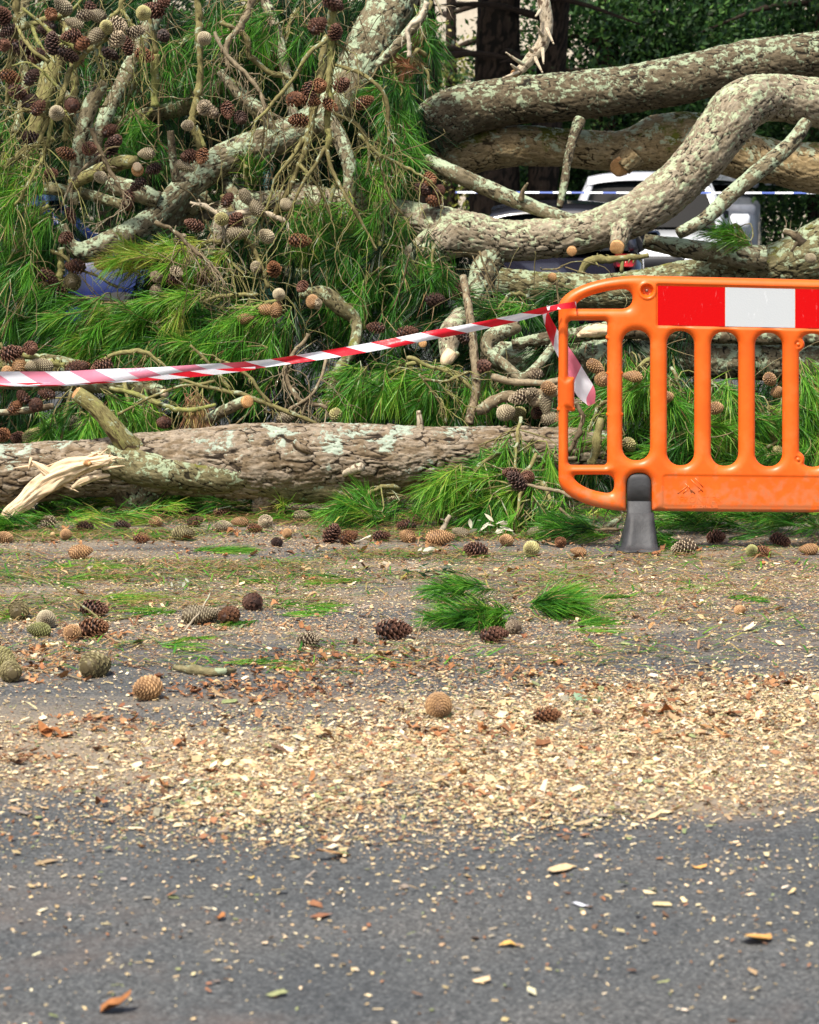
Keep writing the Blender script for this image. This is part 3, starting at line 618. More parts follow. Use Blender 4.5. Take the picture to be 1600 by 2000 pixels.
def cone(ty, loc, size=1., axis=None, parent=None, label=None, group=None):
    kind = 'o' if ty in 'obdp' else ('h' if ty == 'h' else 'c')
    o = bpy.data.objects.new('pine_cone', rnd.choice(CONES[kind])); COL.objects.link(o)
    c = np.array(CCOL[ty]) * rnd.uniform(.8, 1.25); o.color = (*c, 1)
    ax = Vector(axis) if axis is not None else Vector((rnd.gauss(0, 1), rnd.gauss(0, 1), rnd.gauss(0, .5)))
    q = ax.normalized().to_track_quat('Z', 'Y') @ Matrix.Rotation(rnd.uniform(0, 6.28), 4, 'Z').to_quaternion()
    o.rotation_euler = q.to_euler(); sw = rnd.uniform(.92, 1.12); o.scale = (size * sw, size * sw, size)
    if parent is not None:
        o.parent = parent; o.location = Vector(loc) - parent_loc(parent)
    else:
        o.location = Vector(loc); props(o, label, 'pine cone', group)
    return o

# ---------------------------------------------------------------- boughs (wood + needles + cones)
def bough(label, cx, cy, w, h, ang, n, Y, tint=.4, nn=74, Ln=.125, cones=(), droop=.17, angvar=30, toward=.35, stemr=5, mat='twig', stem=True, cat='pine bough', name='pine_bough', tvar=.18, spread=(20, 62)):
    r = np.random.default_rng(abs(hash((cx, cy, n))) % 99991)
    s = Y / FPX; c = P(cx, cy, Y); d = img_dir(ang, toward * .3)
    # stem runs through the cluster from its back end
    back = c - d * max(w, h) * .52 * s + np.array([0, .10, .02]); front = c + d * max(w, h) * .30 * s + np.array([0, -.03, 0])
    mid = (back + front) / 2 + np.array([0, .02, .05])
    S = spline(np.array([[*back, stemr * s], [*mid, stemr * s * .8], [*front, stemr * s * .45]]), .03)
    mb = MB(); twig_mb(mb, S[:, :3] + r.normal(0, .003, (len(S), 3)), S[:, 3], 7, int(cx))
    P0, D = [], []
    for i in range(n):
        while True:
            a, b = r.uniform(-1, 1, 2)
            if a * a + b * b < 1: break
        q = P(cx + a * w / 2, cy + b * h / 2, Y + r.uniform(-.10, .22) + .0)
        dd = img_dir(ang + r.normal(0, angvar), r.normal(toward, .35))
        st = q - dd * .07
        j = r.integers(len(S) // 5, len(S)); src = S[j, :3]
        m1 = (src * .45 + st * .55) + np.array([0, .01, .015]) + r.normal(0, .015, 3)
        if np.linalg.norm(st - src) < .45:
            TW = spline(np.array([[*src, .0035], [*m1, .003], [*st, .0028], [*(q + dd * .05), .0018]]), .05)
            twig_mb(mb, TW[:, :3], TW[:, 3], 5, i)
        P0.append(st); D.append(dd)
    o = mb.build(name, M[mat], org=back); props(o, label, cat, 'needled boughs in the heap' if name == 'pine_bough' else None)
    if n:
        V, F, tn = brushes(np.array(P0), np.array(D), nn, Ln, tint, tvar, spread=spread, droop=droop, r=r)
        mk('needles', V, F, M['needle'], o, attrs={'tint': tn}, smooth=False)
    for (x, y, ty) in cones: cone(ty, P(x, y, Y - .12), rnd.uniform(.75, 1.0) * .9, parent=o)
    return o

GB = [
 ('bright green bough spilling in from the left edge beside the brown cones', 25, 330, 130, 170, 215, 22, 11.3, .50, ((8, 88, 'o'), (130, 300, 'b'), (100, 338, 'o'))),
 ('green bough hanging at the left edge below the bright one', 40, 480, 150, 160, 235, 24, 11.3, .42, ((138, 420, 'o'), (128, 465, 'o'))),
 ('dark green bough at the left edge level with the yellowing tuft', 60, 600, 170, 120, 215, 24, 11.3, .33, ()),
 ('broad green bough sweeping left above the left half of the tape', 190, 640, 240, 120, 200, 42, 11.15, .47, ()),
 ('glossy green bough fanning left in the middle of the heap', 380, 620, 240, 110, 196, 44, 11.1, .47, ((525, 605, 'c'), (480, 622, 'c'))),
 ('lush green bough with combed needles above the centre of the tape', 470, 650, 200, 110, 215, 34, 11.05, .42, ((610, 590, 'c'), (545, 575, 'w'), (618, 593, 'p'), (540, 603, 'c'), (590, 560, 'o'))),
 ('yellowing bough tuft between the blue car and the pale cones', 300, 505, 130, 60, 190, 14, 11.25, .72, ((305, 540, 'p'), (305, 568, 'p'), (340, 545, 'o'))),
 ('second yellow-tipped tuft just right of the pale cones', 385, 510, 100, 70, 215, 10, 11.2, .66, ((345, 530, 'p'),)),
 ('green bough behind the tape left of centre, above the sawn branch', 330, 690, 260, 70, 205, 26, 11.1, .36, ((430, 700, 'o'),)),
 ('green bough hanging in the centre under the fan of bare twigs', 640, 450, 150, 140, 262, 30, 11.55, .40, ()),
 ('long-needled green bough drooping at the centre beside the pale limb fork', 740, 490, 120, 160, 275, 26, 11.45, .38, ((890, 572, 'o'),)),
 ('dark green bough below the centre twigs', 720, 590, 180, 100, 262, 26, 11.35, .28, ((850, 585, 'd'), (680, 610, 'o'))),
 ('green tuft hanging over the pale fork right of centre', 845, 520, 60, 60, 262, 7, 11.3, .45, ()),
 ('green bough behind the upright broken branch at upper left', 245, 225, 130, 90, 250, 12, 12.0, .42, ()),
 ('green bough under the arched bare branch', 270, 275, 110, 70, 245, 11, 12.0, .33, ()),
 ('soft green bough left of the straight hanging twig at the top', 350, 120, 120, 90, 240, 12, 12.1, .36, ((280, 105, 'b'),)),
 ('bright green bough at the top between the two hanging twigs', 470, 45, 150, 90, 220, 16, 12.1, .42, ()),
 ('green bough right of the straight hanging twig', 440, 160, 110, 80, 235, 10, 12.15, .32, ()),
 ('green bough at the top behind the cone cluster', 560, 90, 130, 120, 255, 22, 12.3, .38, ((612, 48, 'o'), (655, 60, 'o'))),
 ('green bough behind the lichened limb at the top centre', 610, 160, 120, 100, 262, 18, 12.4, .33, ()),
 ('dark green bough hanging right of the slanting limb at the top', 830, 60, 60, 100, 255, 12, 12.2, .36, ()),
 ('green bough hanging beside the rusty dead tuft', 770, 170, 70, 100, 262, 16, 12.0, .40, ()),
 ('green bough hanging over the left end of the top right limb', 780, 260, 80, 110, 265, 18, 11.9, .38, ()),
 ('green bough under the curved yellow twig', 740, 330, 120, 90, 262, 18, 11.85, .42, ((840, 350, 'b'), (826, 370, 'o'), (858, 372, 'o'), (848, 392, 'b'))),
 ('dark bough inside the heap right of the whitish hanging branch', 740, 390, 150, 80, 250, 20, 12.1, .26, ()),
 ('small green star-shaped tuft in the centre left', 480, 345, 50, 50, 90, 5, 11.8, .42, ()),
 ('green bough drooping behind the left end of the front log', 130, 820, 130, 70, 258, 16, 10.75, .45, ((45, 775, 'o'), (70, 790, 'o'), (92, 770, 'o'), (30, 795, 'b'))),
 ('bright green bough drooping behind the stub of the front log', 250, 815, 150, 80, 285, 22, 10.75, .46, ((320, 825, 'o'),)),
 ('dry straw-coloured tuft behind the front log', 385, 790, 50, 50, 285, 4, 10.7, .86, ()),
 ('dark bough behind the tape in the centre', 440, 745, 180, 60, 230, 18, 11.1, .25, ()),
 ('vivid green bough fanning down left behind the front log', 740, 760, 190, 110, 205, 34, 10.85, .46, ((655, 812, 'y'), (735, 640, 'o'))),
 ('green bough right of the vivid fan below the tape', 850, 770, 160, 110, 235, 26, 10.85, .40, ((905, 655, 'd'), (795, 650, 'o'))),
 ('green tuft under the right end of the tape', 990, 605, 90, 50, 200, 12, 11.2, .42, ()),
 ('small green tuft left of the barrier among cones', 960, 765, 80, 70, 280, 8, 10.8, .43, ((945, 715, 'o'), (1050, 805, 'o'), (1010, 810, 'y'), (1045, 730, 'p'))),
 ('green bough between the two left uprights of the barrier', 1165, 830, 70, 90, 225, 12, 10.4, .45, ((1165, 718, 'c'), (1175, 740, 'c'))),
 ('green bough in the first barrier slot', 1240, 760, 90, 110, 235, 16, 10.6, .42, ((1235, 735, 'c'), (1230, 870, 'y'))),
 ('green bough behind the second barrier slot', 1330, 790, 110, 120, 285, 22, 10.6, .42, ((1400, 797, 'c'), (1305, 775, 'c'))),
 ('bright bough behind the third barrier slot', 1420, 810, 110, 130, 300, 24, 10.6, .5, ()),
 ('green bough behind the fourth barrier slot', 1490, 830, 110, 130, 305, 24, 10.6, .46, ((1505, 742, 'c'), (1520, 765, 'c'), (1525, 885, 'y'))),
 ('bright green bough at the right edge behind the barrier', 1590, 790, 110, 150, 300, 28, 10.55, .52, ()),
 ('bough lying behind the foot of the barrier slots', 1310, 885, 140, 60, 200, 14, 10.5, .36, ()),
 ('dark bough low behind the right part of the barrier', 1500, 900, 220, 60, 200, 16, 10.5, .32, ()),
 ('green tuft on the limb under the silver van', 1435, 462, 60, 30, 150, 7, 12.0, .5, ()),
 ('big green bough fallen over the right end of the front log', 1010, 900, 140, 70, 262, 24, 10.0, .43, ((1000, 925, 'o'), (1030, 932, 'o'))),
 ('green bough on the ground left of the barrier foot', 930, 945, 170, 70, 215, 26, 9.95, .48, ()),
 ('long green needles drooping to the road before the barrier', 1020, 985, 170, 80, 250, 26, 9.85, .42, ()),
 ('spread of green needles under the left end of the barrier', 1080, 1020, 120, 50, 285, 14, 9.75, .36, ()),
 ('green bough lying below the middle of the log', 720, 992, 120, 30, 200, 14, 10.0, .42, ()),
]
for g in GB:
    lab, cx, cy, w_, h_, an, n_, Y_, ti, cs = g
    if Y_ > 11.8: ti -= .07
    dry = ti > .8
    bough(lab, cx, cy, w_, h_, an, n_, Y_, ti, cones=cs, tvar=.12 if dry else .2)

# ---------------------------------------------------------------- bare dead branches with fans of twigs
def dead(label, pts, subs, cones=(), mat='twig', seed=0, fan=0, fanlen=90, fanang=-95, group='bare branches in the heap', tuft=()):
    r = np.random.default_rng(seed + 100); mb = MB()
    p = np.array(pts, float); X = P(p[:, 0], p[:, 1], p[:, 2]); R = p[:, 3] * p[:, 2] / FPX
    S = spline(np.column_stack([X, R]), .012)
    S[:, :3] += np.stack([vnoise(S[:, :3] * 11, seed + q) for q in range(3)], 1) * .014 + np.stack([vnoise(S[:, :3] * 40, seed + q) for q in range(3)], 1) * .004
    twig_mb(mb, S[:, :3], S[:, 3] * (1 + .12 * vnoise(S[:, :3] * 60, seed)), 9, seed)
    lines = [S]
    for sb in subs:
        q = np.array(sb, float); Y = q[:, 2]; X2 = P(q[:, 0], q[:, 1], Y); R2 = q[:, 3] * Y / FPX
        T = spline(np.column_stack([X2, R2]), .02); T[:, :3] += np.stack([vnoise(T[:, :3] * 16, seed + q) for q in range(3)], 1) * .006
        twig_mb(mb, T[:, :3], T[:, 3], 7, seed + 1); lines.append(T)
    for i in range(fan):
        Ls = lines[r.integers(len(lines))] if i > fan // 3 else lines[0]
        j = r.integers(int(len(Ls) * .25), len(Ls)); b = Ls[j, :3]; s = b[1] / FPX
        L = fanlen * s * r.uniform(.4, 1.2); a = fanang + r.normal(0, 28); d = img_dir(a, r.normal(.2, .3))
        e = b + d * L; bend = np.array([r.normal(0, .15), 0, r.normal(0, .15)]) * L
        rr = min(Ls[j, 3] * .6, r.uniform(.0015, .0031))
        T = spline(np.array([[*b, rr], [*(b + d * L * .35 + bend), rr * .85], [*(b + d * L * .7 + bend * .9 + [0, 0, -.04 * L]), rr * .7], [*(e + [0, 0, -.12 * L]), rr * .5]]), .02)
        T[:, :3] += np.stack([vnoise(T[:, :3] * 22 + i, seed + q) for q in range(3)], 1) * .008 + r.normal(0, .0018, (len(T), 3))
        twig_mb(mb, T[:, :3], T[:, 3], 5, seed + i)
        if r.random() < .55 and len(T) > 5:
            k = r.integers(2, len(T) - 1); b2 = T[k, :3]; d2 = img_dir(a + r.choice([-1, 1]) * r.uniform(20, 50), r.normal(.2, .3)); L2 = L * r.uniform(.3, .6)
            T2 = spline(np.array([[*b2, rr * .6], [*(b2 + d2 * L2 * .5), rr * .5], [*(b2 + d2 * L2 + [0, 0, -.2 * L2]), rr * .4]]), .02)
            twig_mb(mb, T2[:, :3], T2[:, 3], 5, seed + i)
    for Ls in lines:
        for k in range(2, len(Ls) - 1):
            if r.random() < .42 and Ls[k, 3] > .002:
                b = Ls[k, :3]; d = img_dir(r.uniform(0, 360), r.normal(.2, .5)); l_ = r.uniform(.008, .03); q0 = min(Ls[k, 3] * .45, .004)
                T = np.array([b, b + d * (Ls[k, 3] + l_ * .5), b + d * (Ls[k, 3] + l_) + [0, 0, -.2 * l_]]); twig_mb(mb, T, np.array([q0, q0 * .8, q0 * .5]), 5, k)
    o = mb.build('dead_branch', M[mat], org=S[0, :3]); props(o, label, 'bare branch', group)
    for (x, y, ty) in cones: cone(ty, P(x, y, p[:, 2].mean() - .06), rnd.uniform(.75, 1.0), parent=o)
    return o

dead('straight yellowish twig hanging down from the top edge, left of centre', [(384, -60, 11.3, 7), (385, 60, 11.3, 7), (390, 150, 11.3, 7), (382, 210, 11.3, 8), (378, 250, 11.3, 7), (388, 298, 11.3, 5)], [[(385, 60, 11.3, 4), (395, 100, 11.3, 3)], [(380, 245, 11.3, 5), (392, 270, 11.3, 4), (400, 288, 11.3, 4)]],
     ((398, 75, 'w'), (400, 210, 'p'), (412, 218, 'p'), (395, 305, 'b'), (370, 305, 'o'), (362, 325, 'w'), (365, 245, 'w')), seed=1, fan=5, fanlen=40)
dead('long olive twig hanging at the centre with a cone cluster and bare fan', [(650, -40, 11.2, 8), (645, 50, 11.2, 8), (648, 120, 11.2, 7), (645, 190, 11.2, 7), (640, 260, 11.2, 6), (636, 295, 11.2, 6)],
     [[(636, 290, 11.2, 5), (610, 330, 11.15, 4), (585, 370, 11.1, 3), (560, 430, 11.1, 2)], [(638, 292, 11.2, 5), (655, 345, 11.15, 4), (680, 390, 11.1, 4), (705, 430, 11.1, 3), (735, 490, 11.1, 2)],
      [(650, 80, 11.2, 3), (672, 95, 11.2, 2), (680, 108, 11.2, 2)], [(650, 128, 11.2, 4), (700, 140, 11.15, 4), (735, 165, 11.1, 4), (755, 205, 11.1, 4), (760, 280, 11.1, 3)], [(650, 220, 11.2, 4), (700, 245, 11.2, 4), (720, 290, 11.2, 3), (715, 350, 11.2, 2)]],
     ((650, 5, 'o'), (622, 50, 'o'), (655, 62, 'o'), (624, 168, 'b'), (578, 193, 'b'), (605, 195, 'b'), (645, 205, 'b'), (668, 165, 'o'), (583, 235, 'b'), (710, 200, 'b'), (605, 180, 'o')), seed=2, fan=34, fanlen=150, fanang=-85)
dead('olive branch beside the centre twig spreading into a broom of fine twigs', [(640, 70, 11.6, 7), (630, 130, 11.5, 8), (612, 200, 11.45, 8), (600, 270, 11.4, 8), (580, 320, 11.35, 7), (555, 380, 11.3, 6), (530, 430, 11.3, 5)],
     [[(595, 270, 11.4, 5), (560, 320, 11.3, 4), (535, 360, 11.3, 3), (510, 440, 11.3, 2)], [(640, 75, 11.5, 5), (600, 110, 11.4, 5), (575, 150, 11.4, 4), (540, 190, 11.35, 4), (498, 238, 11.3, 3)], [(580, 320, 11.35, 4), (620, 360, 11.3, 3), (650, 430, 11.3, 3)]],
     (), seed=3, fan=40, fanlen=150, fanang=-100)
dead('yellow-olive forked twig hooking over the cones at the upper left', [(210, 76, 11.0, 5), (165, 112, 11.0, 6), (135, 145, 11.0, 6), (120, 175, 11.0, 6), (100, 215, 11.0, 5), (85, 250, 11.0, 4), (75, 290, 11.0, 3)],
     [[(163, 110, 11.0, 5), (110, 70, 11.0, 5), (75, 42, 11.0, 4), (45, 16, 11.0, 3)], [(185, 95, 11.0, 4), (195, 130, 11.0, 3), (198, 155, 11.0, 2)], [(120, 175, 11.0, 4), (60, 125, 11.0, 2), (25, 130, 11, 2)]],
     ((160, 85, 'b'), (140, 70, 'o'), (130, 105, 'd'), (103, 85, 'd'), (185, 72, 'w'), (230, 75, 'p'), (265, 62, 'p'), (208, 52, 'y'), (232, 48, 'p'), (280, 25, 'y'), (168, 30, 'p')), seed=4, fan=26, fanlen=90, fanang=-105)
dead('thin long twig crossing down left over the green boughs at upper left', [(150, 210, 10.95, 3), (110, 225, 10.95, 4), (98, 260, 10.95, 4), (80, 310, 10.95, 4), (60, 350, 10.95, 3), (30, 400, 10.95, 3)],
     [[(98, 230, 10.95, 3), (50, 215, 10.95, 3), (10, 235, 10.95, 2)]], ((75, 210, 'o'), (140, 205, 'o'), (110, 220, 'w'), (62, 150, 'd')), seed=5, fan=26, fanlen=130, fanang=-110)
dead('brown branch with a spray of dry twigs along the left edge', [(30, -40, 11.4, 7), (28, 60, 11.4, 7), (22, 130, 11.4, 6), (14, 200, 11.4, 5)], [[(28, 40, 11.4, 4), (60, 90, 11.3, 4), (95, 120, 11.3, 4)], [(28, 70, 11.4, 3), (10, 130, 11.4, 2), (-20, 150, 11.4, 2)]],
     ((12, 85, 'b'), (15, 60, 'd'), (5, 30, 'o'), (45, 95, 'd'), (70, 110, 'o'), (35, 180, 'o'), (60, 200, 'd'), (20, 150, 'b')), seed=6, fan=26, fanlen=100, fanang=-80)
dead('curved branch reaching from the upper left corner towards the pale cones', [(20, 60, 11.5, 6), (60, 48, 11.5, 7), (100, 32, 11.5, 7), (135, 25, 11.5, 6)], [[(60, 48, 11.5, 4), (80, 90, 11.4, 4), (95, 115, 11.4, 4)], [(135, 25, 11.5, 4), (150, 10, 11.5, 3), (180, -20, 11.5, 3)]],
     ((122, 12, 'w'), (300, 20, 'o'), (315, 8, 'o'), (320, 70, 'd'), (90, 55, 'd'), (145, 45, 'w'), (178, 20, 'o'), (100, 28, 'b')), seed=7, fan=18, fanlen=80, fanang=-70)
dead('greenish upright branch with a sawn tip right of the brown cones', [(302, 105, 11.5, 7), (303, 150, 11.5, 8), (306, 208, 11.5, 8)], [[(290, 20, 11.5, 3), (300, 70, 11.5, 5), (302, 108, 11.5, 6)]], ((283, 108, 'b'),), seed=8, fan=6, fanlen=50)
dead('short olive branch standing under the open cones at the left', [(145, 120, 11.7, 6), (148, 160, 11.7, 7), (145, 200, 11.7, 7), (130, 240, 11.7, 6), (125, 280, 11.7, 6)], [], ((140, 200, 'h'), (215, 255, 'o'), (228, 275, 'o'), (218, 285, 'd'), (200, 310, 'd')), seed=9, fan=12, fanlen=60)
dead('mossy hanging branch with cones in front of the blue car', [(120, 480, 11.35, 7), (118, 510, 11.35, 7), (113, 545, 11.35, 7), (110, 575, 11.35, 5)], [[(100, 490, 11.35, 4), (130, 505, 11.3, 4), (142, 540, 11.3, 4)], [(145, 520, 11.3, 4), (180, 535, 11.3, 3), (230, 560, 11.3, 3)]],
     ((142, 550, 'h'), (95, 540, 'o'), (112, 568, 'o'), (148, 520, 'o'), (205, 515, 'c')), seed=10, fan=14, fanlen=70, fanang=-60)
dead('tangle of dry stems between the yellow tuft and the centre', [(430, 380, 11.4, 6), (470, 440, 11.35, 5), (500, 500, 11.3, 5), (520, 560, 11.25, 4)], [[(400, 430, 11.4, 3), (440, 500, 11.3, 3), (480, 540, 11.3, 3)]],
     ((300, 330, 'd'), (380, 440, 'o'), (350, 470, 'p'), (445, 390, 'o'), (480, 385, 'w'), (560, 400, 'w'), (585, 470, 'b'), (435, 428, 'y'), (460, 430, 'o'), (465, 455, 'w'), (520, 460, 'w'), (500, 520, 'w'), (535, 525, 'b'), (500, 405, 'w'), (400, 540, 'o'), (270, 360, 'd'), (250, 390, 'o')), seed=11, fan=44, fanlen=130, fanang=-80)
dead('pale splintered branch lying across the centre left', [(375, 397, 11.3, 3), (400, 405, 11.3, 5), (440, 420, 11.3, 6), (500, 410, 11.3, 6), (560, 430, 11.3, 5)], [[(420, 410, 11.3, 3), (450, 480, 11.3, 3)]], (), 'twig_pale', seed=12, fan=10, fanlen=60)
dead('grey branch bent over the centre twigs at the top', [(500, -30, 11.8, 6), (478, 40, 11.8, 7), (452, 80, 11.8, 6), (440, 130, 11.8, 4)], [], (), 'twig_dry', seed=13, fan=10, fanlen=70)
dead('dark crooked branch left of the centre cones', [(430, 45, 11.9, 5), (480, 70, 11.9, 6), (490, 110, 11.9, 6), (520, 135, 11.9, 6), (570, 155, 11.9, 5)], [], (), seed=14, fan=8, fanlen=60)
dead('arching thin branch rising over the tape left of centre', [(180, 735, 10.85, 3), (215, 700, 10.8, 4), (250, 687, 10.8, 5), (285, 690, 10.8, 4), (330, 722, 10.8, 3)], [], (), seed=15, fan=8, fanlen=50)
dead('long olive stems crossing under the tape left of centre', [(215, 755, 10.7, 4), (290, 775, 10.65, 5), (360, 800, 10.6, 5), (420, 790, 10.6, 4)], [[(330, 735, 10.6, 4), (400, 755, 10.6, 4), (470, 770, 10.6, 5), (550, 800, 10.6, 5), (620, 830, 10.6, 4)], [(420, 700, 10.65, 4), (480, 730, 10.6, 4), (530, 790, 10.6, 3)], [(370, 675, 10.6, 3), (400, 700, 10.6, 4), (450, 760, 10.6, 3)], [(230, 810, 10.6, 4), (320, 765, 10.6, 3), (420, 745, 10.6, 3)]],
     ((200, 715, 'o'), (150, 720, 'o')), seed=16, fan=30, fanlen=90, fanang=-60)
dead('dry looping twigs in the centre beneath the tape', [(600, 650, 10.8, 5), (560, 720, 10.75, 5), (590, 780, 10.7, 5), (640, 800, 10.7, 4)], [[(640, 690, 10.8, 3), (610, 770, 10.7, 3), (560, 800, 10.7, 3)]], ((560, 815, 'w'),), 'twig_dry', seed=17, fan=36, fanlen=110, fanang=-80)
dead('looping bare twigs right of the vivid green fan', [(790, 700, 10.65, 4), (850, 715, 10.65, 4), (890, 725, 10.65, 4), (925, 760, 10.65, 3)], [[(830, 740, 10.6, 3), (870, 745, 10.6, 3), (915, 725, 10.6, 3)], [(820, 730, 10.6, 2), (860, 790, 10.6, 2), (872, 830, 10.6, 2)]], (), seed=18, fan=22, fanlen=80, fanang=-40)
dead('dark curved stick standing behind the left upright of the barrier', [(1125, 785, 9.9, 4), (1138, 820, 9.9, 5), (1125, 850, 9.9, 5), (1110, 885, 9.9, 5)], [], (), 'twig_dry', seed=19)
dead('smooth leaning stick between the barrier uprights', [(1175, 820, 10.0, 8), (1163, 865, 10.0, 9), (1150, 910, 10.0, 9)], [], (), seed=20)
dead('long thin dead stick sloping to the barrier foot', [(1020, 945, 9.7, 3), (1070, 958, 9.65, 4), (1130, 970, 9.6, 4), (1230, 1005, 9.6, 4)], [[(1090, 990, 9.6, 3), (1140, 1030, 9.55, 3), (1210, 1035, 9.55, 3)]], ((1010, 940, 'd'),), 'twig_dry', seed=21, fan=8, fanlen=60)
dead('short cut stick lying on needles before the centre of the log', [(880, 1006, 9.6, 4), (866, 1030, 9.6, 5), (856, 1045, 9.6, 5)], [], (), 'twig_pale', seed=22)
dead('pile of knobbly stems and cones left of the barrier', [(930, 800, 10.6, 10), (975, 780, 10.6, 11), (1030, 770, 10.6, 10), (1090, 760, 10.6, 9)], [[(960, 735, 10.6, 6), (1000, 745, 10.6, 7), (1050, 748, 10.6, 7), (1100, 742, 10.6, 6)], [(1040, 790, 10.55, 8), (1080, 770, 10.55, 8), (1110, 775, 10.55, 6)]],
     ((1020, 775, 'p'), (990, 805, 'w'), (1065, 790, 'w'), (1040, 770, 'p'), (1080, 820, 'w'), (1075, 760, 'c'), (1100, 815, 'c'), (1120, 800, 'w')), 'bark_lichen' if False else 'twig_dry', seed=23, fan=20, fanlen=60, fanang=-60)
dead('low heap of broken stems and cones at the left edge behind the log', [(-20, 700, 10.85, 6), (30, 690, 10.85, 6), (80, 700, 10.85, 7), (130, 715, 10.85, 6)], [[(0, 670, 10.8, 3), (15, 700, 10.8, 3), (25, 720, 10.8, 3)]],
     ((22, 690, 'o'), (60, 680, 'o'), (38, 712, 'c'), (62, 715, 'w'), (85, 712, 'w'), (15, 725, 'c'), (150, 718, 'b'), (5, 850, 'b'), (35, 855, 'o'), (62, 850, 'y'), (150, 830, 'w')), seed=24, fan=22, fanlen=60)
dead('needle-bare twigs poking up at the right edge above the barrier', [(1570, 480, 11.8, 10), (1545, 455, 11.8, 8), (1535, 445, 11.8, 6)], [[(1560, 470, 11.8, 4), (1548, 492, 11.8, 2)]], ((1585, 505, 'w'),), 'twig_dry', seed=25, fan=6, fanlen=40, fanang=100)
dead('rusty dead tuft twig over the left end of the top right limb', [(840, 178, 12.0, 3), (832, 145, 12.0, 3), (815, 125, 12.0, 3), (800, 110, 12.0, 2)], [], (), seed=26)
dead('leaning twiglets at the top right of the big slanting limb', [(835, 0, 11.9, 5), (822, 40, 11.9, 6), (800, 60, 11.9, 4), (802, 110, 11.9, 5)], [[(840, -20, 11.9, 3), (865, 30, 11.9, 2)]], (), 'twig_pale', seed=27, fan=6, fanlen=40)
dead('mossy broken branch beneath the pale bent limb', [(1135, 535, 11.6, 7), (1150, 512, 11.6, 8), (1200, 505, 11.6, 7), (1265, 500, 11.6, 5)], [[(1215, 505, 11.6, 4), (1212, 535, 11.6, 4)]], (), 'twig', seed=28)
dead('brittle grey twigs massed at the left above the blue car', [(180, 250, 11.1, 5), (200, 300, 11.1, 5), (230, 350, 11.1, 4), (250, 400, 11.1, 3)], [[(200, 300, 11.1, 3), (150, 340, 11.05, 3), (120, 400, 11.05, 2)]], ((175, 290, 'o'), (60, 270, 'd'), (195, 345, 'w'), (285, 300, 'w')), 'twig_dry', seed=41, fan=16, fanlen=100, fanang=-100)
dead('spidery twigs spread over the cones near the top left', [(250, -30, 11.2, 5), (235, 20, 11.2, 5), (205, 50, 11.2, 4), (190, 110, 11.2, 3)], [[(235, 20, 11.2, 4), (270, 60, 11.2, 3), (285, 110, 11.2, 2)]], ((250, 90, 'o'), (215, 105, 'd'), (190, 30, 'w'), (150, 110, 'o')), seed=42, fan=34, fanlen=110, fanang=-90)
dead('dry twigs arching between the straight hanging twig and the centre cones', [(420, 60, 11.4, 4), (450, 110, 11.4, 4), (500, 160, 11.4, 4), (520, 220, 11.4, 3)], [], ((470, 230, 'd'), (445, 215, 'o')), 'twig_dry', seed=43, fan=26, fanlen=100, fanang=-80)
dead('low tangle of dry twigs above the pale cones in the middle left', [(300, 430, 11.0, 4), (340, 450, 11.0, 4), (390, 490, 11.0, 4), (430, 540, 11.0, 3)], [], (), 'twig_dry', seed=44, fan=30, fanlen=90, fanang=-60)
dead('sparse dry twigs in front of the green boughs right of the hanging fan', [(700, 260, 11.3, 4), (740, 300, 11.3, 4), (790, 330, 11.3, 3), (850, 360, 11.3, 2)], [[(740, 300, 11.3, 3), (760, 380, 11.3, 2), (790, 420, 11.3, 2)]], (), seed=45, fan=26, fanlen=100, fanang=-70)
bough('rusty brown dead tuft left of the top right limb', 812, 122, 36, 26, 200, 4, 11.95, .97, nn=60, Ln=.09, angvar=70, tvar=.06)
bough('orange dead tuft beside the far lamp post', 535, 102, 30, 22, 200, 3, 12.2, .96, nn=60, Ln=.07, angvar=70, tvar=.06)

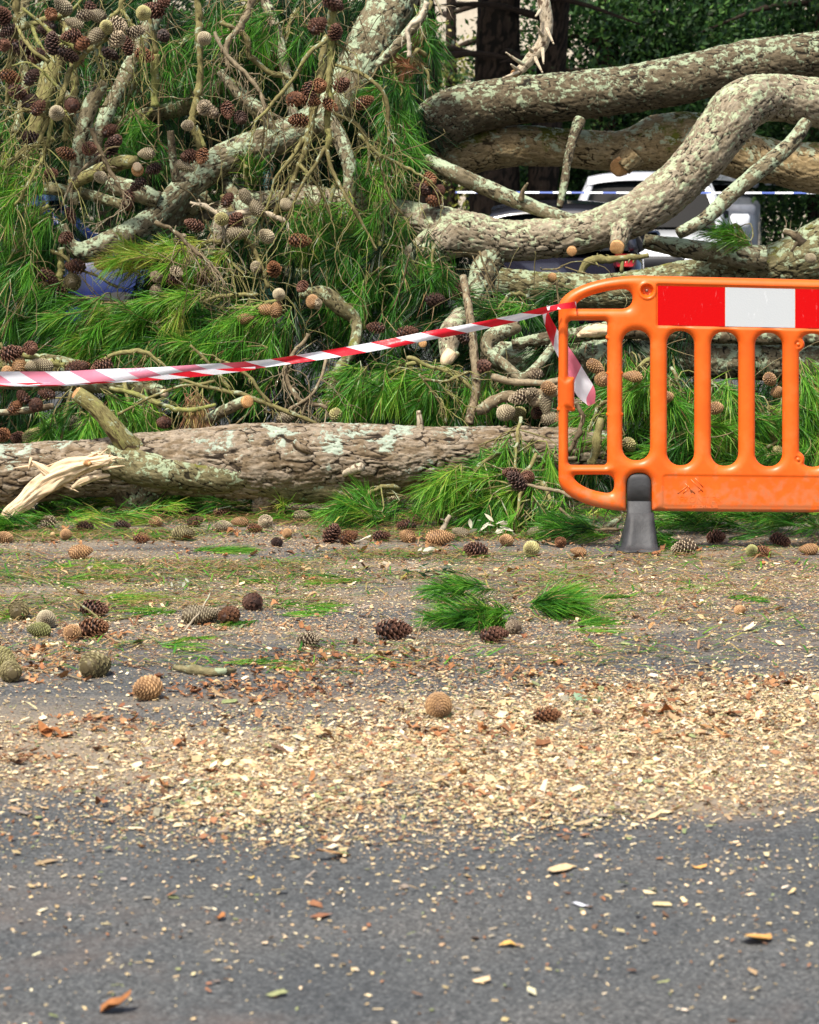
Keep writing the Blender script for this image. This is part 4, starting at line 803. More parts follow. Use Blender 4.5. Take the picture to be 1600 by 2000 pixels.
# ---------------------------------------------------------------- deep filling of the heap (nobody could count it)
def filler():
    r = np.random.default_rng(77); P0, D, ti = [], [], []
    regs = [(-80, 760, -60, 480, 12.25, 13.1, 480, .04), (-80, 900, 420, 860, 11.35, 12.2, 500, .08), (860, 1140, 560, 860, 11.2, 11.8, 130, .1), (1100, 1750, 620, 960, 10.9, 11.4, 330, .12), (600, 840, 100, 440, 12.5, 13.2, 120, .05)]  # low tints put the shade of the heap's gaps into the needle colour
    for x0, x1, y0, y1, Y0, Y1, n, t in regs:
        for i in range(n):
            x, y = r.uniform(x0, x1), r.uniform(y0, y1)
            if 140 < x < 275 and 370 < y < 520 : continue
            if 70 < x < 235 and 490 < y < 590: continue
            P0.append(P(x, y, r.uniform(Y0, Y1))); D.append(img_dir(r.normal(250, 40), r.normal(.3, .4))); ti.append(t + r.normal(0, .07))
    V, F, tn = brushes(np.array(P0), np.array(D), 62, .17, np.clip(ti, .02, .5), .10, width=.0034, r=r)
    props(mk('needle_foliage', V, F, M['needle'], attrs={'tint': tn}, smooth=False), 'pine needles packed deep inside the heap, coloured near black as shade', 'needles', kind='stuff')
    mb = MB()
    for i in range(1150):
        q = i % 9
        if q < 5: x, y, Y = r.uniform(-60, 780), r.uniform(-40, 520), r.uniform(11.5, 12.6)
        elif q < 7: x, y, Y = r.uniform(-60, 1120), r.uniform(480, 850), r.uniform(10.9, 11.7)
        else: x, y, Y = r.uniform(900, 1700), r.uniform(660, 960), r.uniform(10.5, 11.1)
        if 110 < x < 280 and 340 < y < 600: continue
        if q >= 7 and r.random() < .5: continue
        b = P(x, y, Y); s = Y / FPX; L = r.uniform(40, 170) * s; d = img_dir(r.normal(260, 55), r.normal(0, .3)); bend = r.normal(0, .14, 3) * L
        rr = r.choice([.0018, .0022, .003, .005], p=[.4, .35, .17, .08])
        T = spline(np.array([[*b, rr], [*(b + d * L * .4 + bend), rr * .9], [*(b + d * L * .8 + bend), rr * .7], [*(b + d * L + bend * .3), rr * .5]]), .03)
        T[:, :3] += np.stack([vnoise(T[:, :3] * 20 + i, q2) for q2 in range(3)], 1) * .006
        twig_mb(mb, T[:, :3], T[:, 3], 5, i)
    props(mb.build('loose_twigs', M['twig_dark']), 'countless thin bare twigs threaded through the heap', 'twigs', kind='stuff')
filler()

# ---------------------------------------------------------------- loose cones on the road, one thing each
GC = [
 (157, 1093, 'c', 1.0, 'honey-brown closed cone alone on bare tarmac before the left part of the log'),
 (127, 1056, 'c', .85, 'tan closed cone half hidden behind the lone honey-brown one'),
 (238, 1036, 'd', .75, 'small dark cone directly below the black root stub of the log'),
 (208, 1012, 'w', .9, 'grey closed cone in the green gap under the log, left of the root stub'),
 (358, 1057, 'h', 1.1, 'big half-open cone with pale scale edges right of the root stub'),
 (380, 1030, 'o', .8, 'open cone tucked behind the big half-open one'),
 (432, 1012, 'o', 1.0, 'dark open cone under the log midway along its left half'),
 (438, 1040, 'w', .9, 'greyish closed cone below the dark open one under the log'),
 (468, 1030, 'c', .8, 'orange-tan closed cone between grey ones under the log'),
 (497, 1041, 'b', .65, 'small brown cone in front of the bulge of the log'),
 (518, 1032, 'p', .95, 'pale open cone lying just right of the small brown one'),
 (6, 1062, 'c', .9, 'tan cone cut by the left edge of the picture, below the torn wood'),
 (88, 1005, 'o', 1.0, 'dark open cone tucked behind the torn wood'),
 (92, 1035, 'p', 1.0, 'mouldy pale cone below the dark one by the torn wood'),
 (60, 1030, 'b', .8, 'brown cone left of the mouldy one by the torn wood'),
 (648, 1062, 'o', 1.05, 'open brown cone standing on end before the centre of the log'),
 (680, 1064, 'b', .85, 'brown closed cone touching the standing open cone'),
 (722, 1030, 'o', 1.0, 'open cone resting on green needles before the hollow of the log'),
 (700, 1024, 'd', .7, 'small dark cone left of the one on green needles'),
 (795, 1060, 'c', .9, 'long tan cone with a cut white base before the long cone'),
 (860, 1068, 'c', 1.25, 'longest tan closed cone, lying flat left of the cream leaves'),
 (795, 1038, 'o', .85, 'open cone behind the long tan cone'),
 (865, 1025, 'o', 1.0, 'open cone with an orange side at the top of the short stick'),
 (817, 1024, 'o', .8, 'dark cone above and left of the short cut stick'),
 (930, 1090, 'o', 1.0, 'dark open cone in front of the cream leaves'),
 (988, 1068, 'c', .9, 'tan closed cone right of the cream leaves'),
 (1037, 1088, 'y', 1.1, 'yellow-green closed cone left of the barrier foot'),
 (1047, 1053, 'w', .9, 'grey-tan cone behind the yellow-green one'),
 (1338, 1085, 'p', 1.0, 'weathered pale cone right of the barrier foot'),
 (1470, 1088, 'g', .85, 'green closed cone below the lettered panel of the barrier'),
 (1490, 1088, 'b', .7, 'russet cone touching the green one below the barrier'),
 (1525, 1068, 'o', .9, 'open cone near the right edge under the barrier'),
 (36, 1210, 'h', 1.05, 'grey-green cone behind a green needle tuft at the left edge of the road'),
 (88, 1228, 'w', 1.0, 'grey closed cone between the tufted cone and the round green one'),
 (74, 1247, 'g', .85, 'round green cone in the left cluster on the road'),
 (142, 1252, 'c', .85, 'round brown closed cone in the left cluster on the road'),
 (182, 1207, 'o', 1.0, 'upper open brown cone of the left cluster, under the long thin stick'),
 (180, 1248, 'b', 1.05, 'lower open reddish cone of the left cluster'),
 (186, 1323, 'h', 1.15, 'big green cone half opened with dark scales, left foreground'),
 (4, 1310, 'y', 1.1, 'green cone cut by the left edge, foreground'),
 (18, 1332, 'h', 1.0, 'dark-scaled open cone at the left edge beside the cut green one'),
 (284, 1370, 'c', 1.15, 'large smooth brown closed cone alone in the left foreground'),
 (388, 1222, 'w', 1.2, 'long weathered cone under a dry stick in the middle of the road'),
 (410, 1218, 'p', .9, 'open end cone leaning on the long weathered one'),
 (448, 1220, 'b', .95, 'round brown cone with a pale base in the middle cluster'),
 (492, 1193, 'o', .95, 'open dark cone at the upper right of the middle cluster'),
 (768, 1252, 'o', 1.15, 'open dark cone by the thin upright twig, centre of the road'),
 (965, 1258, 'o', .95, 'dark cone in front of the large green tuft on the road'),
 (1003, 1240, 'p', .85, 'open cone with pale edges right of the large green tuft'),
 (602, 1268, 'p', .9, 'dull grey cone among brown flakes left of the upright twig'),
 (857, 1406, 'c', 1.1, 'round brown cone at the top edge of the wood chips, centre foreground'),
 (1068, 1414, 'b', .75, 'small brown cone with a white spot lying on the wood chips'),
 (1447, 1201, 'c', .55, 'small brown cone piece alone on bare tarmac at the right'),
 (1200, 905, 'c', .8, 'closed cone lying behind the barrier between its uprights'),
 (770, 985, 'p', 1., 'pale cone in the dark hollow under the log'),
 (640, 985, 'o', .9, 'dark cone in the shade under the log bulge'),
 (560, 1052, 'c', .7, 'small tan cone alone between the pale open cone and the upright open cone'),
 (590, 1020, 'w', .9, 'dusty grey cone lying in the broad green tuft before the log'),
 (275, 1062, 'b', .7, 'small reddish cone below the black root stub, nearer than the dark one'),
 (305, 1030, 'c', .8, 'tan cone between the root stub and the big half-open cone'),
 (745, 1058, 'o', .8, 'small open cone between the tufted cone and the white-based one'),
 (900, 1052, 'w', .85, 'pale cone touching the cream leaves from the left'),
 (1095, 1070, 'b', .75, 'russet cone between the yellow-green cone and the short brown stick'),
 (1130, 1088, 'c', .7, 'small tan cone just left of the barrier foot'),
 (1400, 1062, 'o', .9, 'dark open cone among the olive needles under the lettered panel'),
 (1580, 1085, 'c', .8, 'tan cone at the right edge in front of the olive needles'),
 (165, 1040, 'o', .8, 'open cone between the mouldy cone and the half-hidden tan one'),
 (540, 1068, 'd', .6, 'tiny dark cone on the road below the small tan one'),
]
for (x, y, ty, sz, lab) in GC:
    R0 = .031 * sz
    g = G(x, y); g[1] += R0 * .6
    a = rnd.uniform(0, 6.28); ax = (math.cos(a), math.sin(a) * .7, rnd.uniform(-.15, .25))
    if 'standing' in lab and ty == 'o': ax = (.5, -.5, 1)
    if 'longest' in lab or 'long weathered' in lab: ax = (1, .1, .05)
    sz *= .82; R0 *= .82
    cone(ty, (g[0], g[1], R0 * (1.0 if 'standing' not in lab else 1.25)), sz, ax, label=lab, group='loose pine cones on the road')

# ---------------------------------------------------------------- tufts lying on the road
def tuft(label, px, py, wpx, ang, n, tint=.45, Ln=.14, hgt=.03, nn=45, name='needle_tuft'):
    
    if hgt >= .05: n = int(n * 1.6) + 1; Ln *= .85
    else: hgt *= .5; Ln *= .9; nn = int(nn * .75)
    r = np.random.default_rng(int(px * 7 + py)); g = G(px, py); s = g[1] / FPX; P0, D = [], []
    for i in range(n):
        q = g + np.array([r.normal(0, wpx * s * .30), r.normal(0, wpx * s * .34), hgt * r.uniform(.2, 1)])
        a = math.radians(ang + r.normal(0, 30)); d = np.array([math.cos(a), math.sin(a) * .9 - .1, r.uniform(.0, .35 if hgt >= .05 else .06)]); D.append(d / np.linalg.norm(d)); P0.append(q)
    V, F, tn = brushes(np.array(P0), np.array(D), nn, Ln, tint, .2, spread=(8, 48), axis=.07, droop=.16, r=r, width=.0024)
    V[:, 2] = np.maximum(V[:, 2] if hgt >= .05 else V[:, 2] * .5, .002 + .004 * r.random(len(V)))
    return props(mk(name, V, F, M['needle'], attrs={'tint': tn}, smooth=False, org=(g[0], g[1], 0)), label, 'needle tuft', 'green tufts fallen on the road')
tuft('largest green tuft on the road, left half of the central pair', 945, 1222, 95, 222, 13, .36, .13, .055, 60)
tuft('upper sprig of the central pair of tufts', 930, 1175, 70, 190, 6, .4, .12, .06)
tuft('combed bright green tuft, right half of the central pair', 1045, 1200, 60, -18, 7, .44, .17, .05, 70)
tuft('flat green streak right of the central pair', 1130, 1228, 90, 0, 5, .45, .14, .02)
tuft('green tuft on the tarmac just before the log, left of centre', 400, 1078, 80, 10, 8, .48, .14, .03)
tuft('vivid tuft above the open cones at the left', 215, 1170, 60, 0, 7, .52, .13, .04)
tuft('bright small tuft left of the middle cones', 335, 1193, 50, 200, 5, .55, .10, .02)
tuft('green tuft right of the middle cones', 570, 1195, 80, 10, 6, .5, .12, .02)
tuft('tuft leaning on the left cone cluster', 48, 1205, 36, 200, 5, .55, .08, .03)
tuft('small tuft by the middle cones', 490, 1215, 40, 250, 4, .45, .08, .04)
tuft('short dense tuft alone on bare tarmac at the right', 1425, 1170, 34, 0, 6, .42, .06, .02)
tuft('small dull tuft right of centre on the road', 1215, 1165, 44, 190, 5, .45, .08, .03)
tuft('dark tuft near the middle of the road', 530, 1138, 30, 200, 4, .4, .06, .03)
tuft('sparse tuft lying left of the olive-leaved sprig', 680, 1135, 90, 190, 5, .52, .13, .015)
tuft('pale flat tuft below the honey-brown cone', 170, 1110, 110, 0, 4, .55, .13, .01)
tuft('green tuft at the foot of the log under the torn wood', 40, 1040, 100, 200, 10, .38, .15, .05)
tuft('bright green tuft under the log left of the root stub', 160, 985, 110, 260, 12, .5, .16, .10)
tuft('bright green tuft under the log right of the root stub', 400, 985, 110, 200, 10, .5, .15, .06)
tuft('broad tuft before the centre of the log', 590, 1010, 110, 190, 9, .45, .15, .04)
tuft('olive tuft beneath the right part of the barrier', 1380, 1035, 150, 190, 14, .33, .16, .09)
tuft('olive tuft at the right edge beneath the barrier', 1550, 1040, 150, 200, 14, .36, .16, .09)
tuft('green tuft against the barrier foot', 1150, 1060, 90, 200, 10, .36, .13, .07)
tuft('thin tuft just right of the barrier foot', 1300, 1070, 60, 210, 6, .42, .11, .05)
tuft('loose green streak near the left cones on the road', 130, 1135, 90, 5, 4, .5, .13, .01)
tuft('small green tuft by the rotting stick in the foreground', 470, 1298, 70, 0, 4, .5, .10, .015)
tuft('green shreds between the brown flakes, left centre', 340, 1258, 80, 0, 4, .5, .10, .01)

# ---------------------------------------------------------------- litter, chips, needles on the road (stuff)
def inv(X, Y):
    """photograph pixel of a ground point, used only to lay the measured chip bands out on the road"""
    dz = -CAM_H; f = Y * FW[1] + dz * FW[2]; u = Y * UP[1] + dz * UP[2]
    return 800 + FPX * X / f, 1000 - FPX * u / f
def ground_pts(n, dens, r, Y0=3.6, Y1=10.6):
    out = []; tot = 0
    while tot < n:
        Y = r.uniform(Y0, Y1, n * 4); X = r.uniform(-1, 1, n * 4) * (Y * .178 + .1)
        px, py = inv(X, Y); k = r.random(n * 4) < dens(px, py, X, Y) * (Y / Y1)
        out.append(np.stack([X[k], Y[k]], 1)); tot += k.sum()
    o = np.concatenate(out); return o[r.permutation(len(o))[:n]]
def nz2(X, Y, s, seed): return vnoise(np.stack([X * s, Y * s, 0 * X], 1), seed)
def d_chip(px, py, X, Y):
    top = np.interp(px, [0, 300, 500, 800, 1100, 1600], [1440, 1440, 1430, 1400, 1360, 1335])
    bot = np.interp(px, [0, 200, 450, 800, 1150, 1600], [1590, 1620, 1650, 1635, 1610, 1545])
    a = sstep(-80, 60, py - top) ** 1.3 * (1 - sstep(-100, 55, py - bot)) ** 1.2
    a *= np.interp(px, [0, 150, 400, 700, 1300, 1600], [.22, .3, .75, 1, 1, .8])
    sparse = .038 * (py > 1500) * np.interp(py, [1500, 1700, 2000], [1.6, 1, .25]) + .05 * ((py > 1090) & (py < 1500))
    return np.clip(a * (.75 + .6 * nz2(X, Y, 5, 1)) + sparse, 0, 1)
def solids(pts, Ls, ar, th, tilt, cols, r, lift=.0):
    n = len(pts); yaw = r.uniform(0, 2 * PI, n); tx, ty = r.normal(0, tilt, n), r.normal(0, tilt, n)
    base = np.array([[i, j, k] for k in (-1, 1) for j in (-1, 1) for i in (-1, 1)], float)
    V = base[None] * np.stack([Ls / 2, Ls * ar / 2, th / 2], 1)[:, None]
    V *= 1 + r.normal(0, .32, V.shape)
    V[:, :, 2] += (V[:, :, 0] * tx[:, None] + V[:, :, 1] * ty[:, None])
    c, s = np.cos(yaw)[:, None], np.sin(yaw)[:, None]
    x = V[:, :, 0] * c - V[:, :, 1] * s; y = V[:, :, 0] * s + V[:, :, 1] * c
    V = np.stack([x + pts[:, :1], y + pts[:, 1:2], V[:, :, 2]], 2)
    V[:, :, 2] -= V[:, :, 2].min(1)[:, None] - .001; V[:, :, 2] += lift * r.random(n)[:, None]
    F = (BOXF[None] + (np.arange(n) * 8)[:, None, None]).reshape(-1, 4)
    col = np.repeat(cols, 8, 0); return V.reshape(-1, 3), F, np.column_stack([col, np.ones(len(col))])
def pick(pal, wts, n, r, var=.18):
    pal = np.array(pal); i = r.choice(len(pal), n, p=np.array(wts) / sum(wts)); return pal[i] * r.uniform(1 - var, 1 + var, (n, 1)) * r.uniform(.95, 1.05, (n, 3))
r_ = np.random.default_rng(9)
n = 72000
pts = ground_pts(n, d_chip, r_)
cols = pick([(.70, .56, .33), (.56, .42, .22), (.78, .67, .46), (.42, .29, .16), (.30, .14, .07), (.15, .085, .05), (.24, .27, .12), (.30, .25, .19)], [28, 26, 12, 14, 10, 8, 6, 10], n, r_)
V, F, c_ = solids(pts, np.clip(r_.lognormal(math.log(.0047), .58, n), .0016, .030), np.minimum(.75, r_.uniform(.10, .8, n)), r_.uniform(.0006, .002, n), .20, cols, r_, .004)
props(mk('wood_chips', V, F, M['chips'], attrs={'col': c_}, smooth=False, org=(0, 5.5, 0)), 'pale yellow wood chips and sawdust strewn across the foreground tarmac', 'wood chips', kind='stuff')
def d_fine(px, py, X, Y):
    a = sstep(960, 1000, py) * (1 - sstep(1600, 1700, py)); b = .5 + .8 * nz2(X * .6, Y, 3.2, 4)
    bare = sstep(1120, 1250, px) * sstep(1215, 1250, py) * (1 - sstep(1300, 1335, py))
    bare = np.maximum(bare, (1 - sstep(330, 420, px)) * sstep(1270, 1300, py) * (1 - sstep(1400, 1440, py)) * .8)
    return np.clip(a * b * (1 - .85 * bare), .015, 1)
n = 60000; pts = ground_pts(n, d_fine, r_, 4.2, 11.4)
cols = pick([(.54, .41, .26), (.44, .30, .17), (.34, .20, .11), (.60, .49, .33), (.24, .14, .07), (.24, .26, .12)], [30, 28, 18, 6, 10, 8], n, r_)
V, F, c_ = solids(pts, r_.uniform(.0025, .0085, n), r_.uniform(.3, .8, n), r_.uniform(.0005, .0016, n), .15, cols, r_, .001)
props(mk('sawdust', V, F, M['chips'], attrs={'col': c_}, smooth=False, org=(0, 8, 0)), 'fine sawdust and crumbs of bark scattered over the road up to the log', 'sawdust', kind='stuff')
# curled brown bark flakes and dead leaves
def flakes(pts, size, cols, r, curl=.8):
    n = len(pts); m = 4; u = np.linspace(-1, 1, m); G2 = np.array([[a, b] for b in (-1, 0, 1) for a in u])
    shape = np.sqrt(np.clip(1 - .75 * np.abs(G2[:, 0]) ** 2.2, .05, 1)) * G2[:, 1]
    x = G2[None, :, 0] * size[:, None] / 2 * (1 + r.normal(0, .08, (n, 12))); wd = r.uniform(.3, .75, n)[:, None]
    y = shape[None] * size[:, None] / 2 * wd * (1 + r.normal(0, .2, (n, 12)))
    cu = r.uniform(.1, curl, n)[:, None]; z = cu * (x ** 2) / size[:, None] * 1.5 * r.choice([1, 1, -.8], n)[:, None] + cu * y ** 2 / size[:, None] * 3 + r.normal(0, .04, (n, 12)) * size[:, None]
    yaw = r.uniform(0, 2 * PI, n)[:, None]; tl = r.normal(0, .25, n)[:, None]; z = z + x * tl
    X = x * np.cos(yaw) - y * np.sin(yaw) + pts[:, :1]; Yy = x * np.sin(yaw) + y * np.cos(yaw) + pts[:, 1:2]
    z = z - z.min(1)[:, None] + .002
    V = np.stack([X, Yy, z], 2).reshape(-1, 3); q = []
    for b in range(2):
        for a in range(m - 1): q.append([b * m + a, b * m + a + 1, (b + 1) * m + a + 1, (b + 1) * m + a])
    F = (np.array(q)[None] + (np.arange(n) * 12)[:, None, None]).reshape(-1, 4)
    return V, F, np.column_stack([np.repeat(cols, 12, 0), np.ones(n * 12)])
FB = [(90, 1285, 110, 35, 90), (60, 1300, 80, 30, 50), (420, 1345, 130, 22, 110), (600, 1350, 110, 22, 80), (640, 1290, 120, 28, 80), (800, 1300, 110, 25, 90), (1000, 1320, 70, 18, 36), (1180, 1350, 110, 18, 80), (1060, 1300, 60, 12, 20), (1320, 1330, 60, 10, 20), (1500, 1335, 90, 12, 70), (1290, 1400, 110, 12, 80), (1480, 1410, 90, 18, 60), (1370, 1440, 80, 16, 36), (170, 1408, 70, 8, 34), (90, 1435, 40, 10, 16), (40, 1480, 60, 14, 28), (300, 1410, 150, 30, 40), (560, 1310, 90, 20, 60), (860, 1450, 300, 60, 90), (330, 1180, 300, 60, 50), (1250, 1190, 180, 40, 34), (1150, 1240, 200, 18, 40), (500, 1100, 400, 30, 70), (1100, 1110, 350, 30, 60), (240, 1240, 160, 14, 36), (900, 1520, 500, 60, 120), (230, 1560, 200, 80, 50), (500, 1030, 420, 24, 110), (150, 1050, 160, 16, 40), (950, 1055, 260, 16, 60), (1350, 1080, 220, 14, 60), (600, 1060, 500, 14, 110), (700, 1130, 500, 40, 90), (400, 1230, 400, 20, 60), (1400, 1360, 160, 24, 60), (900, 1440, 340, 40, 80)]
pts, ww = [], []
for (x, y, wx, wy, k) in FB:
    k = int(k * 2.1)
    qx = r_.normal(x, wx * .6, k); qy = np.clip(r_.normal(y, wy * .6, k), 1040, 1990); pts.append(G(qx, qy)[:, :2])
pts = np.concatenate(pts); n = len(pts)
cols = pick([(.30, .13, .05), (.38, .19, .08), (.21, .09, .04), (.44, .29, .15), (.13, .065, .035)], [30, 22, 22, 14, 14], n, r_)
V, F, c_ = flakes(pts, np.clip(r_.lognormal(math.log(.0125), .5, n), .005, .042), cols, r_)
props(mk('bark_flakes', V, F, M['litter'], attrs={'col': c_}, smooth=False, org=(0, 6.5, 0)), 'orange-brown bark flakes and crumbled leaves scattered in drifts on the road', 'bark flakes', kind='stuff')
# shed needles lying flat
def shed(n, dens, r, Y0, Y1, tints, p):
    pts = ground_pts(n, dens, r, Y0, Y1); a = r.normal(0, .7, n) + r.choice([0, PI], n); Lk = r.uniform(.05, .15, n)
    d = np.stack([np.cos(a), np.sin(a), 0 * a], 1); nn_ = np.stack([-np.sin(a), np.cos(a), 0 * a], 1)
    c0 = np.column_stack([pts, r.uniform(.003, .022, n)]); bend = r.normal(0, .1, n)[:, None] * Lk[:, None] * nn_
    w2 = r.uniform(.0012, .0035, (n, 1)); A = c0 - d * Lk[:, None] / 2; B = c0 + bend; C = c0 + d * Lk[:, None] / 2; A[:, 2] = .003
    V = np.stack([A - nn_ * w2, A + nn_ * w2, B - nn_ * w2, B + nn_ * w2, C - nn_ * w2 * .3, C + nn_ * w2 * .3], 1).reshape(-1, 3)
    b = np.arange(n)[:, None] * 6; F = np.stack([b + [0, 1, 3, 2], b + [2, 3, 5, 4]], 1).reshape(-1, 4)
    t = np.repeat(np.clip(r.choice(tints, n, p=p) + r.normal(0, .03, n), 0, 1), 6); return V, F, t
def d_shed(px, py, X, Y):
    a = np.interp(py, [1000, 1040, 1130, 1220, 1300, 1340], [1, 1, .62, .38, .2, 0]); return np.clip(a * (.5 + .9 * nz2(X * .5, Y, 3.5, 8)) * np.interp(px, [0, 900, 1200, 1600], [1, 1, .7, .4]), 0, 1)
V, F, t = shed(9500, d_shed, r_, 6.4, 10.6, [.3, .45, .6, .86, .92, .98], [.14, .18, .10, .20, .20, .18])
props(mk('shed_needles', V, F, M['needle'], attrs={'tint': t}, smooth=False, org=(0, 8, 0)), 'shed pine needles lying flat over the road in front of the log', 'pine needles', kind='stuff')
V, F, t = shed(13000, lambda px, py, X, Y: np.clip((Y - 9.7) * 1.3, 0, 1) * np.clip(.6 + 1.2 * nz2(X, Y * 2, 4, 31), 0, 1), r_, 9.7, 12.5, [.12, .35, .5, .62, .88, .97], [.14, .16, .2, .08, .24, .18])
V[:, 2] += r_.uniform(0, .05, len(V) // 6).repeat(6)
k_ = 260; gp = ground_pts(k_, lambda px, py, X, Y: np.clip((Y - 9.75) * 1.6, 0, 1) * np.clip(.5 + 1.3 * nz2(X, Y * 2, 3, 33), 0, 1), r_, 9.75, 11.6)
da = r_.uniform(0, 2 * PI, k_); dd_ = np.stack([np.cos(da), np.sin(da) * .8, r_.uniform(.05, .35, k_)], 1); dd_ /= np.linalg.norm(dd_, axis=1)[:, None]
V2, F2_, t2 = brushes(np.column_stack([gp, r_.uniform(.01, .05, k_)]), dd_, 34, .13, np.clip(r_.normal(.36, .14, k_), .05, .66), .2, spread=(8, 50), droop=.2, r=r_)
V2[:, 2] = np.maximum(V2[:, 2], .003); F = np.vstack([F, F2_ + len(V)]); V = np.vstack([V, V2]); t = np.append(t, t2)
props(mk('needle_carpet', V, F, M['needle'], attrs={'tint': t}, smooth=False, org=(0, 11, 0)), 'brown and green needle carpet under and behind the log', 'pine needles', kind='stuff')

# single recognisable leaves, sticks and pieces lying on the tarmac
def leafthing(name, cat, label, px, py, size, col, curl=.5, group='single pieces on the tarmac', k=1):
    r = np.random.default_rng(int(px + py)); g = G([px] * k, [py] * k)[:, :2] + (r.normal(0, size * .5, (k, 2)) if k > 1 else 0)
    V, F, c = flakes(g, np.full(k, size), np.tile(col, (k, 1)), r, curl)
    return props(mk(name, V, F, M['litter'], attrs={'col': c}, smooth=True, org=(g[0, 0], g[0, 1], 0)), label, cat, group)
OR, BR, CRM = (.62, .33, .10), (.32, .13, .045), (.78, .62, .38)
leafthing('fallen_leaf', 'leaf', 'large curled orange leaf in the right foreground', 1478, 1840, .066, OR, .5)
leafthing('fallen_leaf', 'leaf', 'ochre leaf in the foreground below the long pale splinter', 992, 1850, .03, (.6, .36, .1))
leafthing('fallen_leaf', 'leaf', 'brown leaf at the bottom left edge of the tarmac', 225, 1978, .045, BR)
leafthing('fallen_leaf', 'leaf', 'small dark curled leaf left of centre in the foreground', 430, 1798, .028, BR, .9)
leafthing('fallen_leaf', 'leaf', 'yellow leaf under the left half of the chip band', 487, 1718, .026, (.66, .45, .12))
leafthing('fallen_leaf', 'leaf', 'cream leaf on bare tarmac at the right below the small cone piece', 1463, 1232, .045, CRM)
leafthing('fallen_leaf', 'leaf', 'russet leaf right of the upper edge of the chips', 1365, 1697, .03, OR)
leafthing('fallen_leaf', 'leaf', 'brown leaf near the top of the bare strip at the right', 1523, 1192, .03, BR, .9)
leafthing('fallen_leaf', 'leaf', 'bright white petal lying in the right foreground', 1135, 1770, .028, (.75, .76, .82), .4)
leafthing('bark_piece', 'bark piece', 'curved strip of bark below the chips, left of centre', 650, 1678, .075, (.42, .24, .11), .3)
leafthing('bark_piece', 'bark piece', 'long pale splinter below the chips, right of centre', 1095, 1702, .07, (.66, .48, .27), .25)
leafthing('bark_piece', 'bark piece', 'thick crumbled bark piece by the left edge of the chips', 95, 1438, .05, BR, .8, k=3)
def stickthing(label, pts, mat='twig_dry', cat='stick'):
    mb = MB(); p = np.array(pts, float); X = G(p[:, 0], p[:, 1]); X[:, 2] = p[:, 2]; S = spline(np.column_stack([X, p[:, 3]]), .015)
    S[:, :3] += np.stack([vnoise(S[:, :3] * 30, q) for q in range(3)], 1) * .002; twig_mb(mb, S[:, :3], S[:, 3], 8, int(p[0, 0]))
    return props(mb.build('fallen_stick', M[mat], org=(S[0, 0], S[0, 1], 0)), label, cat, 'sticks lying on the road')
stickthing('thick rotting stick lying across the tarmac at centre left', [(340, 1312, .012, .009), (380, 1318, .012, .012), (430, 1322, .012, .011), (460, 1316, .01, .006)], 'bark_olive')
stickthing('thin upright black twig beside the dark open cone', [(805, 1275, .004, .0022), (818, 1268, .05, .002), (826, 1262, .085, .0015)])
stickthing('long thin stick slanting over the left cone cluster', [(20, 1168, .08, .002), (100, 1185, .07, .003), (190, 1225, .03, .003), (210, 1240, .01, .002)], 'twig')
stickthing('long thin twig lying left of the rotting stick', [(45, 1310, .004, .003), (100, 1316, .004, .003), (160, 1330, .005, .003)])
stickthing('dry stick leaning on the weathered cone', [(360, 1235, .005, .003), (390, 1222, .04, .003), (412, 1205, .075, .0025)], 'twig_pale')
stickthing('pale stick on the tarmac above the rotting one', [(190, 1218, .004, .004), (230, 1212, .004, .004), (280, 1205, .004, .003)], 'twig')
stickthing('short brown stick at the left of the barrier foot', [(1075, 1042, .02, .006), (1130, 1045, .02, .008), (1190, 1040, .02, .007)], 'twig_dry')
stickthing('slanting stub of peeled wood by the barrier foot', [(1172, 1050, .02, .008), (1190, 1042, .03, .012), (1212, 1034, .045, .011)], 'bark_olive')
# sprig with dark oval leaves, and cream leaves
def sprig(label, px, py, n, wpx, cols, size, up, name='leafy_sprig'):
    r = np.random.default_rng(int(px)); g = G(px, py); s = g[1] / FPX; V, F, C = [], [], []; b = 0
    mb = MB(); T = spline(np.array([[g[0] - wpx * s / 2, g[1], .01, .002], [g[0], g[1] + .01, .02, .002], [g[0] + wpx * s / 2, g[1], .012, .001]]), .02); twig_mb(mb, T[:, :3], T[:, 3], 6, 1)
    o = props(mb.build(name, M['twig'], org=(g[0], g[1], 0)), label, 'leafy sprig')
    for i in range(n):
        q = g + np.array([r.uniform(-.5, .5) * wpx * s, r.uniform(-.04, .05), .012 + r.random() * up]); d = Vector((r.normal(), r.normal() * .6, r.normal() * .5)).normalized(); nr = d.cross(Vector((r.normal(), r.normal(), 2))).normalized(); L_ = size * r.uniform(.7, 1.2); u = d.cross(nr)
        for t, wd in ((0, .05), (.3, .5), (.65, .45), (1, .04)):
            m_ = Vector(q) + d * L_ * t + u * (.12 * L_ * (t * t))
            for sg in (-1, 0, 1): V.append(m_ + nr * sg * wd * L_ * .4 + u * abs(sg) * .04 * L_)
        for t in range(3):
            for sg in range(2): F.append([b + t * 3 + sg, b + t * 3 + sg + 1, b + t * 3 + sg + 4, b + t * 3 + sg + 3])
        b += 12; c = cols[r.integers(len(cols))]; C += [(*c, 1)] * 12
    V = np.array([list(v) for v in V]); V[:, 2] = np.maximum(V[:, 2], .004)
    mk('leaves', V, np.array(F), M['leaf'], o, attrs={'col': np.array(C)})
sprig('sprig with dark blue-green oval leaves lying on the road at centre', 835, 1130, 22, 110, [(.05, .13, .07), (.09, .20, .11), (.04, .09, .04), (.6, .62, .5)], .04, .04)
sprig('cream-white dried leaves clustered left of the yellow-green cone', 950, 1050, 20, 100, [(.72, .68, .5), (.62, .6, .45), (.8, .76, .6)], .045, .06)
sprig('pair of cream leaves beside the standing cone', 705, 1062, 4, 30, [(.72, .68, .55)], .04, .01)
